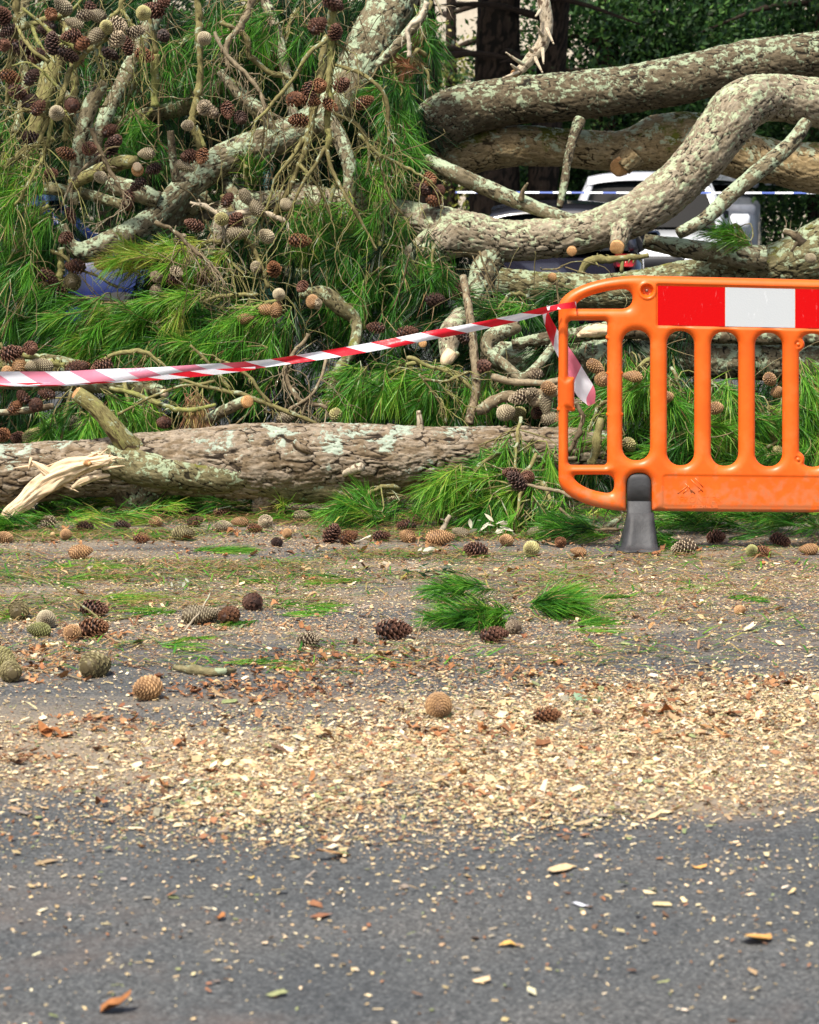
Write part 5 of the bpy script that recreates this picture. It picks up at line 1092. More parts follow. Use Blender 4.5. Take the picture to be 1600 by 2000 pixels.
sprig('scattered cream leaves below the long tan cone', 850, 1083, 5, 70, [(.74, .72, .6)], .04, .01)
sprig('crumbled sage-green leaves at the upper edge of the chips', 1150, 1378, 14, 70, [(.30, .42, .28), (.22, .38, .22), (.5, .56, .4)], .022, .01)
sprig('pale green leaf bits in the left part of the chips', 395, 1545, 9, 60, [(.36, .46, .30), (.2, .32, .16)], .022, .008)
sprig('whitish leaf pair on the road in the left centre', 350, 1148, 6, 46, [(.5, .52, .4), (.62, .62, .52)], .03, .012)

# ---------------------------------------------------------------- orange barrier
BY = 9.32
def plastic():
    m, nd, lk, b = newmat('orange_plastic')
    g = N(nd, 'ShaderNodeNewGeometry'); n = N(nd, 'ShaderNodeTexNoise', i_Scale=6., i_Detail=8., i_Roughness=.65); lk.new(g.outputs['Position'], n.inputs['Vector'])
    r = ramp(nd, [(.3, (.72, .100, .006)), (.55, (.82, .130, .009)), (.75, (.84, .18, .035))]); lk.new(n.outputs[0], r.inputs[0])
    n2 = N(nd, 'ShaderNodeTexNoise', i_Scale=45., i_Detail=8., i_Roughness=.8); lk.new(g.outputs['Position'], n2.inputs['Vector'])
    r2 = ramp(nd, [(.58, (0, 0, 0)), (.72, (1, 1, 1))]); lk.new(n2.outputs[0], r2.inputs[0])
    c = mixc(nd, lk, math_(nd, lk, 'MULTIPLY', r2.outputs[0], .4), r.outputs[0], (.34, .10, .035))
    ms = N(nd, 'ShaderNodeMapping'); ms.inputs['Scale'].default_value = (60, 8, 5); ms.inputs['Rotation'].default_value = (0, .5, 0); lk.new(g.outputs['Position'], ms.inputs[0])
    n7 = N(nd, 'ShaderNodeTexNoise', i_Scale=1.6, i_Detail=7., i_Roughness=.7); lk.new(ms.outputs[0], n7.inputs['Vector'])
    r7 = ramp(nd, [(.64, (0, 0, 0)), (.70, (1, 1, 1))]); lk.new(n7.outputs[0], r7.inputs[0]); c = mixc(nd, lk, math_(nd, lk, 'MULTIPLY', r7.outputs[0], .13), c, (.80, .42, .22))
    sz = N(nd, 'ShaderNodeSeparateXYZ'); lk.new(g.outputs['Position'], sz.inputs[0]); n8 = N(nd, 'ShaderNodeTexNoise', i_Scale=30., i_Detail=6.); lk.new(g.outputs['Position'], n8.inputs['Vector'])
    dz = math_(nd, lk, 'SUBTRACT', math_(nd, lk, 'MULTIPLY', n8.outputs[0], .55), sz.outputs[2]); r8 = ramp(nd, [(.02, (0, 0, 0)), (.14, (.5, .5, .5))]); lk.new(dz, r8.inputs[0]); c = mixc(nd, lk, r8.outputs[0], c, (.36, .20, .10))
    lk.new(c, b.inputs['Base Color']); b.inputs['Roughness'].default_value = .38; b.inputs['Specular IOR Level'].default_value = .45
    b.inputs['Subsurface Weight'].default_value = 0
    bp = N(nd, 'ShaderNodeBump', i_Strength=.12, i_Distance=.003); lk.new(n2.outputs[0], bp.inputs['Height']); lk.new(bp.outputs[0], b.inputs['Normal'])
    return m
M['orange'] = plastic()
def bmap(u, v, z):
    """barrier drawing coordinates (u, v) and thickness z -> world"""
    k = .03 - .02 * (v - 540) / 460
    py = v + np.maximum(u - 1250, 0) * k * .8
    q = P(u, py, BY); q = q.copy(); q[..., 1] -= z; return q
def rr(u, v, x0, x1, y0, y1, r):
    cx, cy, hw, hh = (x0 + x1) / 2, (y0 + y1) / 2, (x1 - x0) / 2 - r, (y1 - y0) / 2 - r
    a, b = np.abs(u - cx) - hw, np.abs(v - cy) - hh
    return np.hypot(np.maximum(a, 0), np.maximum(b, 0)) + np.minimum(np.maximum(a, b), 0) - r
def smax(a, b, k):
    h = np.clip(.5 + .5 * (a - b) / k, 0, 1); return b * (1 - h) + a * h + k * h * (1 - h)
def smin(a, b, k): return -smax(-a, -b, k)
def ell(u, v, cx, cy, a, b):
    dx, dy = (u - cx), (v - cy); k = np.sqrt((dx / a) ** 2 + (dy / b) ** 2) + 1e-9
    return (k - 1) / (np.sqrt((dx / a ** 2) ** 2 + (dy / b ** 2) ** 2) / k + 1e-9)
MID = 1635
def barrier_sdf(u, v):
    u = MID - np.abs(u - MID)
    box = np.maximum(np.maximum(1091 - u, 538 - v), v - 998)
    e1 = ell(u, v, 1255, 602, 164, 64); e2 = ell(u, v, 1232, 934, 141, 64)
    d = np.where((u < 1255) & (v < 602), e1, np.where((u < 1232) & (v > 934), e2, box))
    h1 = smax(smax(ell(u, v, 1252, 604, 130, 41), v - 603, 8), u - 1236, 24)
    h2 = rr(u, v, 1110, 1186, 626, 908, 7)
    h3_ = smax(smax(ell(u, v, 1217, 926, 97, 39), 927 - v, 8), u - 1200, 18)
    d = smax(d, -h1, 3); d = smax(d, -h2, 3); d = smax(d, -h3_, 3)
    for x0, x1, y1 in ((1216, 1270, 899), (1303, 1356, 908), (1389, 1442, 908), (1475, 1528, 908), (1561, 1614, 908)):
        d = smax(d, -rr(u, v, x0, x1, 645, y1, 25), 6)
    d = smax(d, -rr(u, v, 1224, 1272, 924, 1060, 21), 3)
    for (x0, x1, y0, y1) in ((1090, 1122, 736, 800), (1184, 1218, 726, 731), (1184, 1218, 806, 812), (1088, 1124, 795, 803), (1183, 1218, 655, 663)):
        d = smin(d, rr(u, v, x0, x1, y0, y1, 2), 2)
    for cy in (666, 893): d = smin(d, np.hypot(u - 1558, v - cy) - 14, 5)
    return d
def barrier():
    st = 2.0; us = np.arange(1084, 2190, st); vs = np.arange(530, 1004, st)
    U, Vv = np.meshgrid(us, vs); D = barrier_sdf(U, Vv); ny, nx_ = D.shape
    um = MID - np.abs(U - MID)
    def height(d, u, v):
        T = .026; R = 17.; t = np.clip(-d / R, 0, 1); h = T * np.sqrt(np.clip(1 - (1 - t) ** 2, 0, 1))
        h -= .0075 * sstep(3, -2, rr(u, v, 1282, 2000, 554, 636, 3))
        h -= .003 * sstep(2, -2, rr(u, v, 1294, 2100, 926, 990, 6))
        h -= .017 * sstep(14, 8, np.hypot(u - 1263, v - 567)); h += .004 * sstep(19, 16, np.hypot(u - 1263, v - 567)) * (1 - sstep(14, 11, np.hypot(u - 1263, v - 567)))
        for cy in (666, 893): h -= .006 * sstep(8, 5, np.hypot(u - 1558, v - cy)) - .004 * sstep(4, 2, np.hypot(u - 1558, v - cy))
        h -= .0025 * sstep(2.5, .5, np.abs(v - 1002 + 0 * u)) * 0
        return h
    H = height(D, um, Vv); ins = D < 0
    idx = -np.ones(D.shape, int); idx[ins] = np.arange(ins.sum()); nf = ins.sum()
    pu, pv, ph = list(U[ins]), list(Vv[ins]), list(np.maximum(H[ins], .0008))
    full = ins[:-1, :-1] & ins[1:, :-1] & ins[:-1, 1:] & ins[1:, 1:]
    a, b, c, d = idx[:-1, :-1][full], idx[:-1, 1:][full], idx[1:, 1:][full], idx[1:, :-1][full]
    Ff = np.stack([a, d, c, b], 1)
    anyc = (ins[:-1, :-1] | ins[1:, :-1] | ins[:-1, 1:] | ins[1:, 1:]) & ~full
    ek = {}; eu, ev = [], []; polys = []
    for j, i in zip(*np.nonzero(anyc)):
        cs = [(j, i), (j + 1, i), (j + 1, i + 1), (j, i + 1)]; poly = []
        for q in range(4):
            p0, p1 = cs[q], cs[(q + 1) % 4]; d0, d1 = D[p0], D[p1]
            if d0 < 0: poly.append(int(idx[p0]))
            if (d0 < 0) != (d1 < 0):
                key = (min(p0, p1), max(p0, p1))
                if key not in ek:
                    t = d0 / (d0 - d1); ek[key] = -1 - len(eu)
                    eu.append(U[p0] + (U[p1] - U[p0]) * t); ev.append(Vv[p0] + (Vv[p1] - Vv[p0]) * t)
                poly.append(ek[key])
        if len(poly) >= 3: polys.append(poly)
    ne = len(eu); pu, pv, ph = np.array(pu), np.array(pv), np.array(ph)
    front = bmap(pu, pv, ph); back = bmap(pu, pv, -ph); edge = bmap(np.array(eu), np.array(ev), np.zeros(ne))
    Vall = np.vstack([front, back, edge]); faces = [list(f) for f in Ff] + [[f[0] + nf, f[3] + nf, f[2] + nf, f[1] + nf] for f in Ff]
    for p in polys:
        f = [q if q >= 0 else 2 * nf - 1 - q for q in p]; g = [q + nf if q >= 0 else 2 * nf - 1 - q for q in p][::-1]
        faces.append(f); faces.append(g)
    return Vall, faces
root = bpy.data.objects.new('traffic_barrier', None); COL.objects.link(root)
bl = P(1250, 1085, BY); root.location = (bl[0], BY, 0); root.matrix_world = Matrix.Translation(root.location)
props(root, 'orange plastic road barrier with red and white reflective strip, in front of the fallen branches', 'barrier')
Vb, Fb = barrier(); mk('barrier_panel', Vb, Fb, M['orange'], root)
def sheet_mat(name, col, rough):
    m, nd, lk, b = newmat(name); g = N(nd, 'ShaderNodeNewGeometry')
    mp = N(nd, 'ShaderNodeMapping'); mp.inputs['Scale'].default_value = (30, 1, 9); mp.inputs['Rotation'].default_value = (0, .7, 0); lk.new(g.outputs['Position'], mp.inputs[0])
    n = N(nd, 'ShaderNodeTexNoise', i_Scale=2.5, i_Detail=8., i_Roughness=.75); lk.new(mp.outputs[0], n.inputs['Vector'])
    r = ramp(nd, [(.61, (0, 0, 0)), (.66, (1, 1, 1))]); lk.new(n.outputs[0], r.inputs[0])
    c = mixc(nd, lk, math_(nd, lk, 'MULTIPLY', r.outputs[0], .45), col, tuple(min(.8, q + .25) for q in col)); lk.new(c, b.inputs['Base Color']); b.inputs['Roughness'].default_value = rough; b.inputs['Specular IOR Level'].default_value = .12
    v = N(nd, 'ShaderNodeTexVoronoi', i_Scale=260.); lk.new(g.outputs['Position'], v.inputs['Vector'])
    bp = N(nd, 'ShaderNodeBump', i_Strength=.25, i_Distance=.001); lk.new(v.outputs['Distance'], bp.inputs['Height']); lk.new(bp.outputs[0], b.inputs['Normal'])
    return m
M['red_sheet'] = sheet_mat('red_reflective', (.56, .002, .003), .45); M['white_sheet'] = sheet_mat('white_reflective', (.50, .53, .55), .4)
for x0, x1, cm in ((1284, 1414.5, 'red'), (1415.5, 1551.5, 'white'), (1552.5, 1717.5, 'red'), (1718.5, 1854.5, 'white'), (1855.5, 1986, 'red')):
    mb = MB(); uu = np.linspace(x0, x1, 5); A = []
    for z in (.0176, .0202):
        for v in (557, 633.5): A.append(bmap(uu, np.full(5, v), np.full(5, z)))
    V = np.vstack(A); F = []
    for i in range(4): F += [[10 + i, 10 + i + 1, 15 + i + 1, 15 + i], [i, i + 5, i + 6, i + 1], [i, i + 1, 11 + i, 10 + i], [5 + i, 15 + i, 16 + i, 6 + i]]
    F += [[0, 10, 15, 5], [4, 9, 19, 14]]
    mk('reflective_strip', V, np.array(F), M[cm + '_sheet'], root, smooth=False)
M['rubber'] = simple('grey_rubber', (.036, .037, .040), .62, .5, 14, bump=.3, bscale=80)
def foot(uc):
    mb = MB(); rows = [  # v, left, right, half depth front, back
        (925, -10, 10, .012), (928, -17, 17, .018), (935, -22, 22, .020), (945, -23.5, 23.5, .021), (975, -23.5, 23.5, .021), (976, -23.5, 23.5, .018), (979, -23.5, 23.5, .018), (980, -23.5, 23.5, .023), (1000, -23.5, 24, .025), (1001, -23, 29, .032), (1015, -25, 30, .05), (1035, -29, 32, .075), (1055, -34, 34, .10), (1072, -39, 36, .12), (1085, -44, 38, .135), (1096, -46, 40, .14)]
    m = 24; rings = []
    for v, l, rgt, dp in rows:
        th = np.arange(m) * 2 * PI / m; c, s = np.cos(th), np.sin(th); ex = .45
        x = np.sign(c) * np.abs(c) ** ex; y = np.sign(s) * np.abs(s) ** ex
        if v > 1001: x = x * (1 - .10 * (np.abs(c) < .45)); y = y * (1 - .12 * np.abs(np.sin(3 * th)))
        u = uc + (l + rgt) / 2 + x * (rgt - l) / 2
        q = bmap(u, np.full(m, float(v)), np.zeros(m)); q[:, 1] += -y * dp
        if v > 1050: q[:, 2] = max(.0, q[:, 2].mean()) + 0 * q[:, 2]
        rings.append(q)
    rings[-1][:, 2] = .001; rings[-2][:, 2] = .016
    V = np.vstack(rings + [rings[0].mean(0)[None], rings[-1].mean(0)[None]]); F = []
    for j in range(len(rows) - 1):
        for i in range(m): F.append([j * m + i, j * m + (i + 1) % m, (j + 1) * m + (i + 1) % m, (j + 1) * m + i])
    a = len(rows) * m
    for i in range(0, m, 2): F.append([a, (i + 2) % m, i + 1, i]); F.append([a + 1, (len(rows) - 1) * m + i, (len(rows) - 1) * m + i + 1, (len(rows) - 1) * m + (i + 2) % m])
    mk('foot', V, np.array(F), M['rubber'], root)
foot(1248); foot(2 * MID - 1248)
# bolt in the corner hole, embossed lettering and mark
mbb = MB(); c = bmap(np.array(1263.), np.array(567.), np.array(.012)); V, F, co, dd = tube(np.array([c, c + [0, -.006, 0]]), np.array([.006, .005]), 12); mbb.add(V, F); mbb.build('bolt', simple('bolt_metal', (.35, .2, .14), .4, metal=.6), root)
M['emboss'] = simple('orange_emboss', (.70, .108, .009), .45, .05)
def lettering(txt, uc, vc, h_px, zoff=.0229):
    cu = bpy.data.curves.new('t', 'FONT'); cu.body = txt; cu.size = h_px * 1.38 * BY / FPX; cu.extrude = .0006; cu.bevel_depth = .0003; cu.align_x = 'CENTER'; cu.offset = .0006
    to = bpy.data.objects.new('t', cu); COL.objects.link(to); dg = bpy.context.evaluated_depsgraph_get(); dg.update()
    me = bpy.data.meshes.new_from_object(to.evaluated_get(dg)); bpy.data.objects.remove(to)
    co = np.zeros(len(me.vertices) * 3); me.vertices.foreach_get('co', co); co = co.reshape(-1, 3)
    q = bmap(np.array(float(uc)), np.array(float(vc)), np.array(zoff)); V = np.stack([co[:, 0] + q[0], q[1] - co[:, 2], co[:, 1] + q[2]], 1)
    F = [list(p.vertices) for p in me.polygons]; bpy.data.meshes.remove(me); return mk('lettering', V, F, M['orange'], root, smooth=False)
lettering('FRONTIER', 1366, 979, 13)
lettering('DESIGN No. 204', 1376, 990, 5)
mb = MB()
def bar(u0, v0, u1, v1, wpx):
    a = bmap(np.array(float(u0)), np.array(float(v0)), np.array(.0224)); b = bmap(np.array(float(u1)), np.array(float(v1)), np.array(.0224)); V, F, co, dd = tube(np.array([a, b]), np.array([wpx * BY / FPX] * 2), 6); mb.add(V, F)
for s in ((1322, 962, 1343, 946), (1343, 946, 1350, 960), (1337, 942, 1356, 962), (1348, 934, 1372, 958), (1356, 931, 1372, 949), (1333, 961, 1342, 953), (1363, 958, 1368, 952)): bar(*s, 1.3)
mb.build('embossed_mark', M['orange'], root)

# ---------------------------------------------------------------- barrier tape
def tape_mat():
    m, nd, lk, b = newmat('barrier_tape'); a = N(nd, 'ShaderNodeAttribute', attribute_name='su'); f = N(nd, 'ShaderNodeAttribute', attribute_name='fade')
    fr = math_(nd, lk, 'FRACT', a.outputs['Fac']); st = math_(nd, lk, 'LESS_THAN', fr, .5)
    red = mixc(nd, lk, f.outputs['Fac'], (.82, .30, .42), (.74, .012, .03)); c = mixc(nd, lk, st, (.86, .86, .92), red)
    lk.new(c, b.inputs['Base Color']); b.inputs['Roughness'].default_value = .3
    g = N(nd, 'ShaderNodeNewGeometry'); n = N(nd, 'ShaderNodeTexNoise', i_Scale=22., i_Detail=5.); lk.new(g.outputs['Position'], n.inputs['Vector'])
    bp = N(nd, 'ShaderNodeBump', i_Strength=.35, i_Distance=.01); lk.new(n.outputs[0], bp.inputs['Height']); lk.new(bp.outputs[0], b.inputs['Normal'])
    tr = N(nd, 'ShaderNodeBsdfTranslucent'); lk.new(c, tr.inputs[0]); mx = N(nd, 'ShaderNodeMixShader', i_0=.3); lk.new(b.outputs[0], mx.inputs[1]); lk.new(tr.outputs[0], mx.inputs[2]); lk.new(mx.outputs[0], nd['Material Output'].inputs[0])
    return m
M['tape'] = tape_mat()
def ribbon(mb, rows, su, fade, slant=.35):
    """rows: list of (n,3) lines across the tape from top to bottom"""
    k = len(rows); n = len(rows[0]); V = np.vstack(rows); F = []
    for j in range(k - 1):
        for i in range(n - 1): F.append([j * n + i, j * n + i + 1, (j + 1) * n + i + 1, (j + 1) * n + i])
    s = np.concatenate([su - slant * j / (k - 1) for j in range(k)]); mb.add(V, np.array(F), su=s, fade=np.tile(fade, k) if np.ndim(fade) else np.full(k * n, fade))
tp = np.array([(-160, 739, 8.85, 27, 0), (0, 739, 8.9, 27, 0), (120, 738, 8.95, 26, 0), (200, 733, 9.0, 24, 0), (300, 728, 9.02, 21, 0), (400, 720, 9.06, 18, .2), (480, 714, 9.1, 16, .8), (540, 707, 9.12, 15, 1), (640, 692, 9.15, 17, 1), (740, 675, 9.2, 18, 1), (840, 655, 9.22, 18, 1), (900, 644, 9.25, 17, 1), (1000, 623, 9.28, 15, 1), (1060, 607, 9.28, 14, 1), (1092, 599, 9.27, 10, 1)], float)
T = spline(np.column_stack([tp[:, :2] / 100, 0 * tp[:, 0], tp[:, 2:], ]), .04); tx, ty, tY, tw, tf = T[:, 0] * 100, T[:, 1] * 100, T[:, 3], T[:, 4], T[:, 5]
tm = MB(); su = (tx - 38) / 98.
rows = [P(tx, ty - tw / 2 + tw * q, tY + .01 * np.sin(q * 3 + tx / 90)) for q in (0, .25, .5, .75, 1)]
ribbon(tm, rows, su, np.clip(tf, .12, 1), .42)
msk = tx < 500
rows = [P(tx[msk], ty[msk] + tw[msk] / 2 - 1.5 + q * np.interp(tx[msk], [0, 200, 400, 500], [3, 5, 7, 3]) * np.array(1.), tY[msk] - .004) for q in (-.8, .2, 1)]
ribbon(tm, rows, su[msk] + .1, 1., .5)
# knot round the upright and the loose tail
kn = lambda L: np.array([P(a, b, c) for a, b, c in L])
ribbon(tm, [kn([(1068, 600, 9.27), (1090, 594, 9.25), (1108, 591, 9.24), (1124, 589, 9.27), (1127, 590, 9.33), (1110, 592, 9.38), (1085, 596, 9.36)]), kn([(1070, 606, 9.265), (1090, 604, 9.245), (1108, 603, 9.235), (1122, 602, 9.265), (1126, 601, 9.33), (1110, 602, 9.38), (1085, 604, 9.36)])], np.array([.7, .05, .2, .52, .6, .8, .9]), 1., .1)
tail = np.array([(1072, 598, 9.3, 7), (1066, 612, 9.37, 12), (1076, 640, 9.42, 19), (1092, 672, 9.44, 25), (1112, 706, 9.44, 31), (1130, 740, 9.44, 36), (1146, 768, 9.43, 36), (1156, 790, 9.43, 14)], float)
T = spline(np.column_stack([tail[:, :2] / 100, 0 * tail[:, 0], tail[:, 2:]]), .05); ax_, ay_, aY, aw = T[:, 0] * 100, T[:, 1] * 100, T[:, 3], T[:, 4]
nxv, nyv = -np.gradient(ay_), np.gradient(ax_); ln = np.hypot(nxv, nyv); nxv /= ln; nyv /= ln; al_ = np.cumsum(np.hypot(np.gradient(ax_), np.gradient(ay_)))
rows = [P(ax_ + nxv * aw * q, ay_ + nyv * aw * q, aY + .012 * math.sin(q * 6)) for q in (-.5, -.2, .1, .3, .5)]
ribbon(tm, rows[::-1], (al_ + 46) / 88., np.interp(ay_, [600, 650, 680, 790], [1, 1, .35, .35]), -.35)
props(tm.build('barrier_tape', M['tape'], org=P(1100, 600, BY)), 'red and white striped plastic tape tied to the left upright of the orange barrier', 'barrier tape')

# far blue and white tape
m, nd, lk, b = newmat('police_tape'); a = N(nd, 'ShaderNodeAttribute', attribute_name='su'); fr = math_(nd, lk, 'LESS_THAN', math_(nd, lk, 'FRACT', a.outputs['Fac']), .42)
lk.new(mixc(nd, lk, fr, (.85, .87, .9), (.03, .08, .35)), b.inputs['Base Color']); b.inputs['Roughness'].default_value = .4
fx = np.linspace(890, 1900, 60); fm = MB(); fy = 375 + 3 * np.sin((fx - 800) / 500) * .5
ribbon(fm, [P(fx, fy - 1.8, np.full(60, 23.)), P(fx, fy + 1.8, np.full(60, 22.99))], fx / 62., 1., 0)
props(fm.build('far_tape', m), 'thin blue and white tape stretched level behind the fallen limbs', 'tape')

# ---------------------------------------------------------------- cars
M['glass'] = simple('car_glass', (.006, .008, .009), .05, .1, spec=.22); M['tyre'] = simple('tyre', (.02, .02, .02), .8)
M['trim'] = simple('black_trim', (.02, .02, .022), .45); M['alloy'] = simple('alloy', (.4, .4, .42), .3, metal=.8)
M['lamp_red'] = simple('red_lamp', (.32, .006, .006), .12, .2, 30, coat=.6); M['lamp_clear'] = simple('clear_lamp', (.7, .7, .72), .1, coat=.6)
def paint(n, c): return simple(n, c, .25, .06, 3, coat=.8)
def car(label, loc, rot, body, L=4.2, W=1.74, H=1.45, belt=.92, hood=.95, roof0=.32, roof1=.86, boot=.9, wind=.24, rearw=.97, plate=False):
    """x forward (+), y left; profile lofted with tumblehome"""
    root = bpy.data.objects.new('parked_car', None); COL.objects.link(root); root.location = loc; root.rotation_euler = (0, 0, rot); root.matrix_world = Matrix.Translation(loc) @ Matrix.Rotation(rot, 4, 'Z')
    props(root, label, 'car', 'parked cars behind the heap')
    Rm = Matrix.Rotation(rot, 3, 'Z')
    def add(name, V, F, mat, smooth=True, par=None):
        o = mk(name, np.array(V) + np.array(loc), np.array(F) if not isinstance(F, list) or len({len(f) for f in F}) == 1 else F, mat, root if par is None else par, org=loc, smooth=smooth)
        o.matrix_parent_inverse = Matrix.Identity(4); o.matrix_basis = Matrix.Identity(4); return o
    h = W / 2; st = np.array([0, .03, .10, .22, .35, .5, .65, .8, .92, .98, 1.]) # rear(0) to front(1)
    top = np.interp(st, [0, .03, .15, .7, .78, .95, 1], [boot * .75, boot * .93, belt + .03, belt, hood, hood - .12, hood - .3])
    wid = np.interp(st, [0, .04, .15, .8, .95, 1], [.84, .93, 1, 1, .93, .8]) * h; low = np.interp(st, [0, .06, .94, 1], [.34, .22, .22, .3])
    V, F = [], []; m = 10
    for k, t in enumerate(st):
        x = (t - .5) * L; w_, tp_, lo = wid[k], top[k], low[k]
        half = [(0, tp_), (w_ * .55, tp_ - .005), (w_ * .88, tp_ - .03), (w_ * .97, tp_ - .10), (w_, (tp_ + lo) * .55), (w_ * .985, lo + .12), (w_ * .93, lo), (w_ * .5, lo - .02), (0, lo - .02)]
        ring = [(x, y, z) for y, z in half] + [(x, -y, z) for y, z in half[-2:0:-1]]; m = len(ring); V += ring
    for k in range(len(st) - 1):
        for i in range(m): F.append([k * m + i, k * m + (i + 1) % m, (k + 1) * m + (i + 1) % m, (k + 1) * m + i])
    for base in (0, (len(st) - 1) * m):
        for i in range(0, m // 2 - 1): F.append([base + i, base + i + 1, base + m - i - 2 + 1 - 0 if False else base + (m - i - 1) % m, base + (m - i) % m])
    add('body', V, F, body)
    # greenhouse (glass) and roof skin + pillars
    xr, x0, x1, xw = (1 - rearw) * L - L / 2, (1 - roof1) * L - L / 2, (1 - roof0) * L - L / 2, (1 - wind) * L - L / 2
    hb, hr = h * .93, h * .72
    zb = belt - .01; zr = H - .12
    base = [(xr, hb * .9, zb), (x0 + .15, hb, zb), (x1 - .1, hb, zb), (xw, hb * .92, zb + .02)]; roofp = [(x0, hr * .95, zr), (x0 + .25, hr, zr + .02), (x1 - .2, hr, zr + .02), (x1, hr * .94, zr - .01)]
    V = base + roofp + [(x, -y, z) for x, y, z in base + roofp]
    F = [[0, 1, 5, 4], [1, 2, 6, 5], [2, 3, 7, 6], [8, 12, 13, 9], [9, 13, 14, 10], [10, 14, 15, 11], [3, 11, 15, 7], [0, 4, 12, 8]]
    add('windows', V, F, M['glass'], False)
    RV = []; xs = np.linspace(x0 - .03, x1 + .02, 7)
    for x in xs:
        e = abs((x - (x0 + x1) / 2) / ((x1 - x0) / 2)); zc = H - .035 * e ** 3
        for y in np.linspace(-1, 1, 9): RV.append((x, y * (hr + .015), zc - .055 * abs(y) ** 3))
        for y in (1, -1): RV.append((x, y * (hr + .025), zc - .14))
    F = []; q = 11
    for k in range(6):
        for i in range(8): F.append([k * q + i, k * q + i + 1, (k + 1) * q + i + 1, (k + 1) * q + i])
        F.append([k * q + 8, k * q + 9, (k + 1) * q + 9, (k + 1) * q + 8]); F.append([k * q + 10, k * q, (k + 1) * q, (k + 1) * q + 10])
    b0 = len(RV)
    for k_, sx in ((0, -1), (6, 1)):
        n0 = len(RV)
        for i in range(9): v = RV[k_ * q + i]; RV.append((v[0] + sx * .06, v[1], v[2] - .085))
        for i in range(8): F.append([k_ * q + i, k_ * q + i + 1, n0 + i + 1, n0 + i])
    add('roof', RV, F, body)
    for sg in (1, -1):
        for a, b_ in ((base[0], roofp[0]), (base[3], roofp[3]), ((0, hb, zb), (0, hr, zr + .01)), (base[1], roofp[0])):
            A = np.array(a) * [1, sg, 1]; B = np.array(b_) * [1, sg, 1]; Vt, Ft, co, dd = tube(np.array([A, (A + B) / 2 + [0, sg * .02, .0], B]), np.array([.045, .038, .035]), 8); add('pillar', Vt, Ft, body)
    # wheels with tyre and rim
    for sx in (-.31, .31):
        for sg in (1, -1):
            c = np.array([sx * L, sg * (h - .10), .31]); Vt, Ft, co, dd = tube(np.array([c - [0, .1, 0], c - [0, .08, 0], c + [0, .08, 0], c + [0, .1, 0]]), np.array([.29, .31, .31, .29]), 24)
            wo = add('wheel', Vt, Ft, M['tyre']); c2 = c + np.array([0, sg * .095, 0]); Vt, Ft, co, dd = tube(np.array([c2, c2 + [0, sg * .012, 0]]), np.array([.2, .19]), 20); add('rim', Vt, Ft, M['alloy'], par=wo)
    def boxp(name, c, d, mat, n_=1):
        m_ = MB(); x, y, z = np.array(d) / 2; V = []
        for k, (sx, sc) in enumerate(((-1, .8), (-.6, 1), (.6, 1), (1, .8))):
            for yy, zz in ((-1, -.6), (-.8, -1), (.8, -1), (1, -.6), (1, .6), (.8, 1), (-.8, 1), (-1, .6)): V.append((c[0] + sx * x, c[1] + yy * y * sc, c[2] + zz * z * sc))
        F = [[k * 8 + i, k * 8 + (i + 1) % 8, (k + 1) * 8 + (i + 1) % 8, (k + 1) * 8 + i] for k in range(3) for i in range(8)] + [[0, 1, 2, 3], [0, 3, 4, 7], [4, 5, 6, 7], [24, 25, 26, 27], [24, 27, 28, 31], [28, 29, 30, 31]]
        add(name, V, F, mat)
    for sg in (1, -1):
        boxp('headlight', (L / 2 - .12, sg * h * .62, hood - .27), (.16, .34, .15), M['lamp_clear']); boxp('tail_light', (-L / 2 + .06, sg * h * .74, boot - .08), (.14, .20, .12), M['lamp_red'])
        boxp('mirror', (xw - .12, sg * (h + .09), belt + .08), (.12, .22, .15), body)
    boxp('front_bumper', (L / 2 - .05, 0, .42), (.2, W * .86, .2), body); boxp('rear_bumper', (-L / 2 + .06, 0, .48), (.2, W * .9, .22), body); boxp('grille', (L / 2 - .03, 0, hood - .32), (.12, W * .42, .13), M['trim'])
    if plate: boxp('number_plate', (-L / 2 - .03, 0, .66), (.03, .52, .11), M['lamp_clear'])
    return root
def floor_at(px, Y): q = P(px, 800, Y); return (float(q[0]), Y, 0.)
car('blue car mostly hidden behind the twigs at the left', floor_at(-30, 22.5), 0., paint('blue_paint', (.004, .014, .10)), L=4.1, H=1.5, belt=.93, roof0=.36, wind=.26)
car('white off-roader facing us behind the pale bent limb', floor_at(1262, 29.5), -PI / 2 - .09, paint('white_paint', (.78, .80, .83)), L=4.3, W=1.85, H=1.77, belt=1.12, hood=1.08, roof0=.36, roof1=.96, boot=1.1, wind=.29)
car('black hatchback seen from behind under the white off-roader', floor_at(1088, 24.5), PI / 2 - .06, paint('black_paint', (.012, .012, .02)), L=3.9, W=1.6, H=1.39, belt=.95, roof0=.4, roof1=.9, boot=.93, plate=True)
car('silver van behind the slanting dead bough', floor_at(1322, 34.5), -PI / 2, paint('silver_paint', (.36, .38, .40)), L=4.6, W=1.8, H=1.84, belt=1.64, hood=1.6, roof0=.12, roof1=.98, boot=1.62, wind=.08)
car('dark grey car at the far right behind the limbs', floor_at(1830, 31), PI + .08, paint('grey_paint', (.05, .055, .065)), L=4.2, H=1.42, belt=.98)

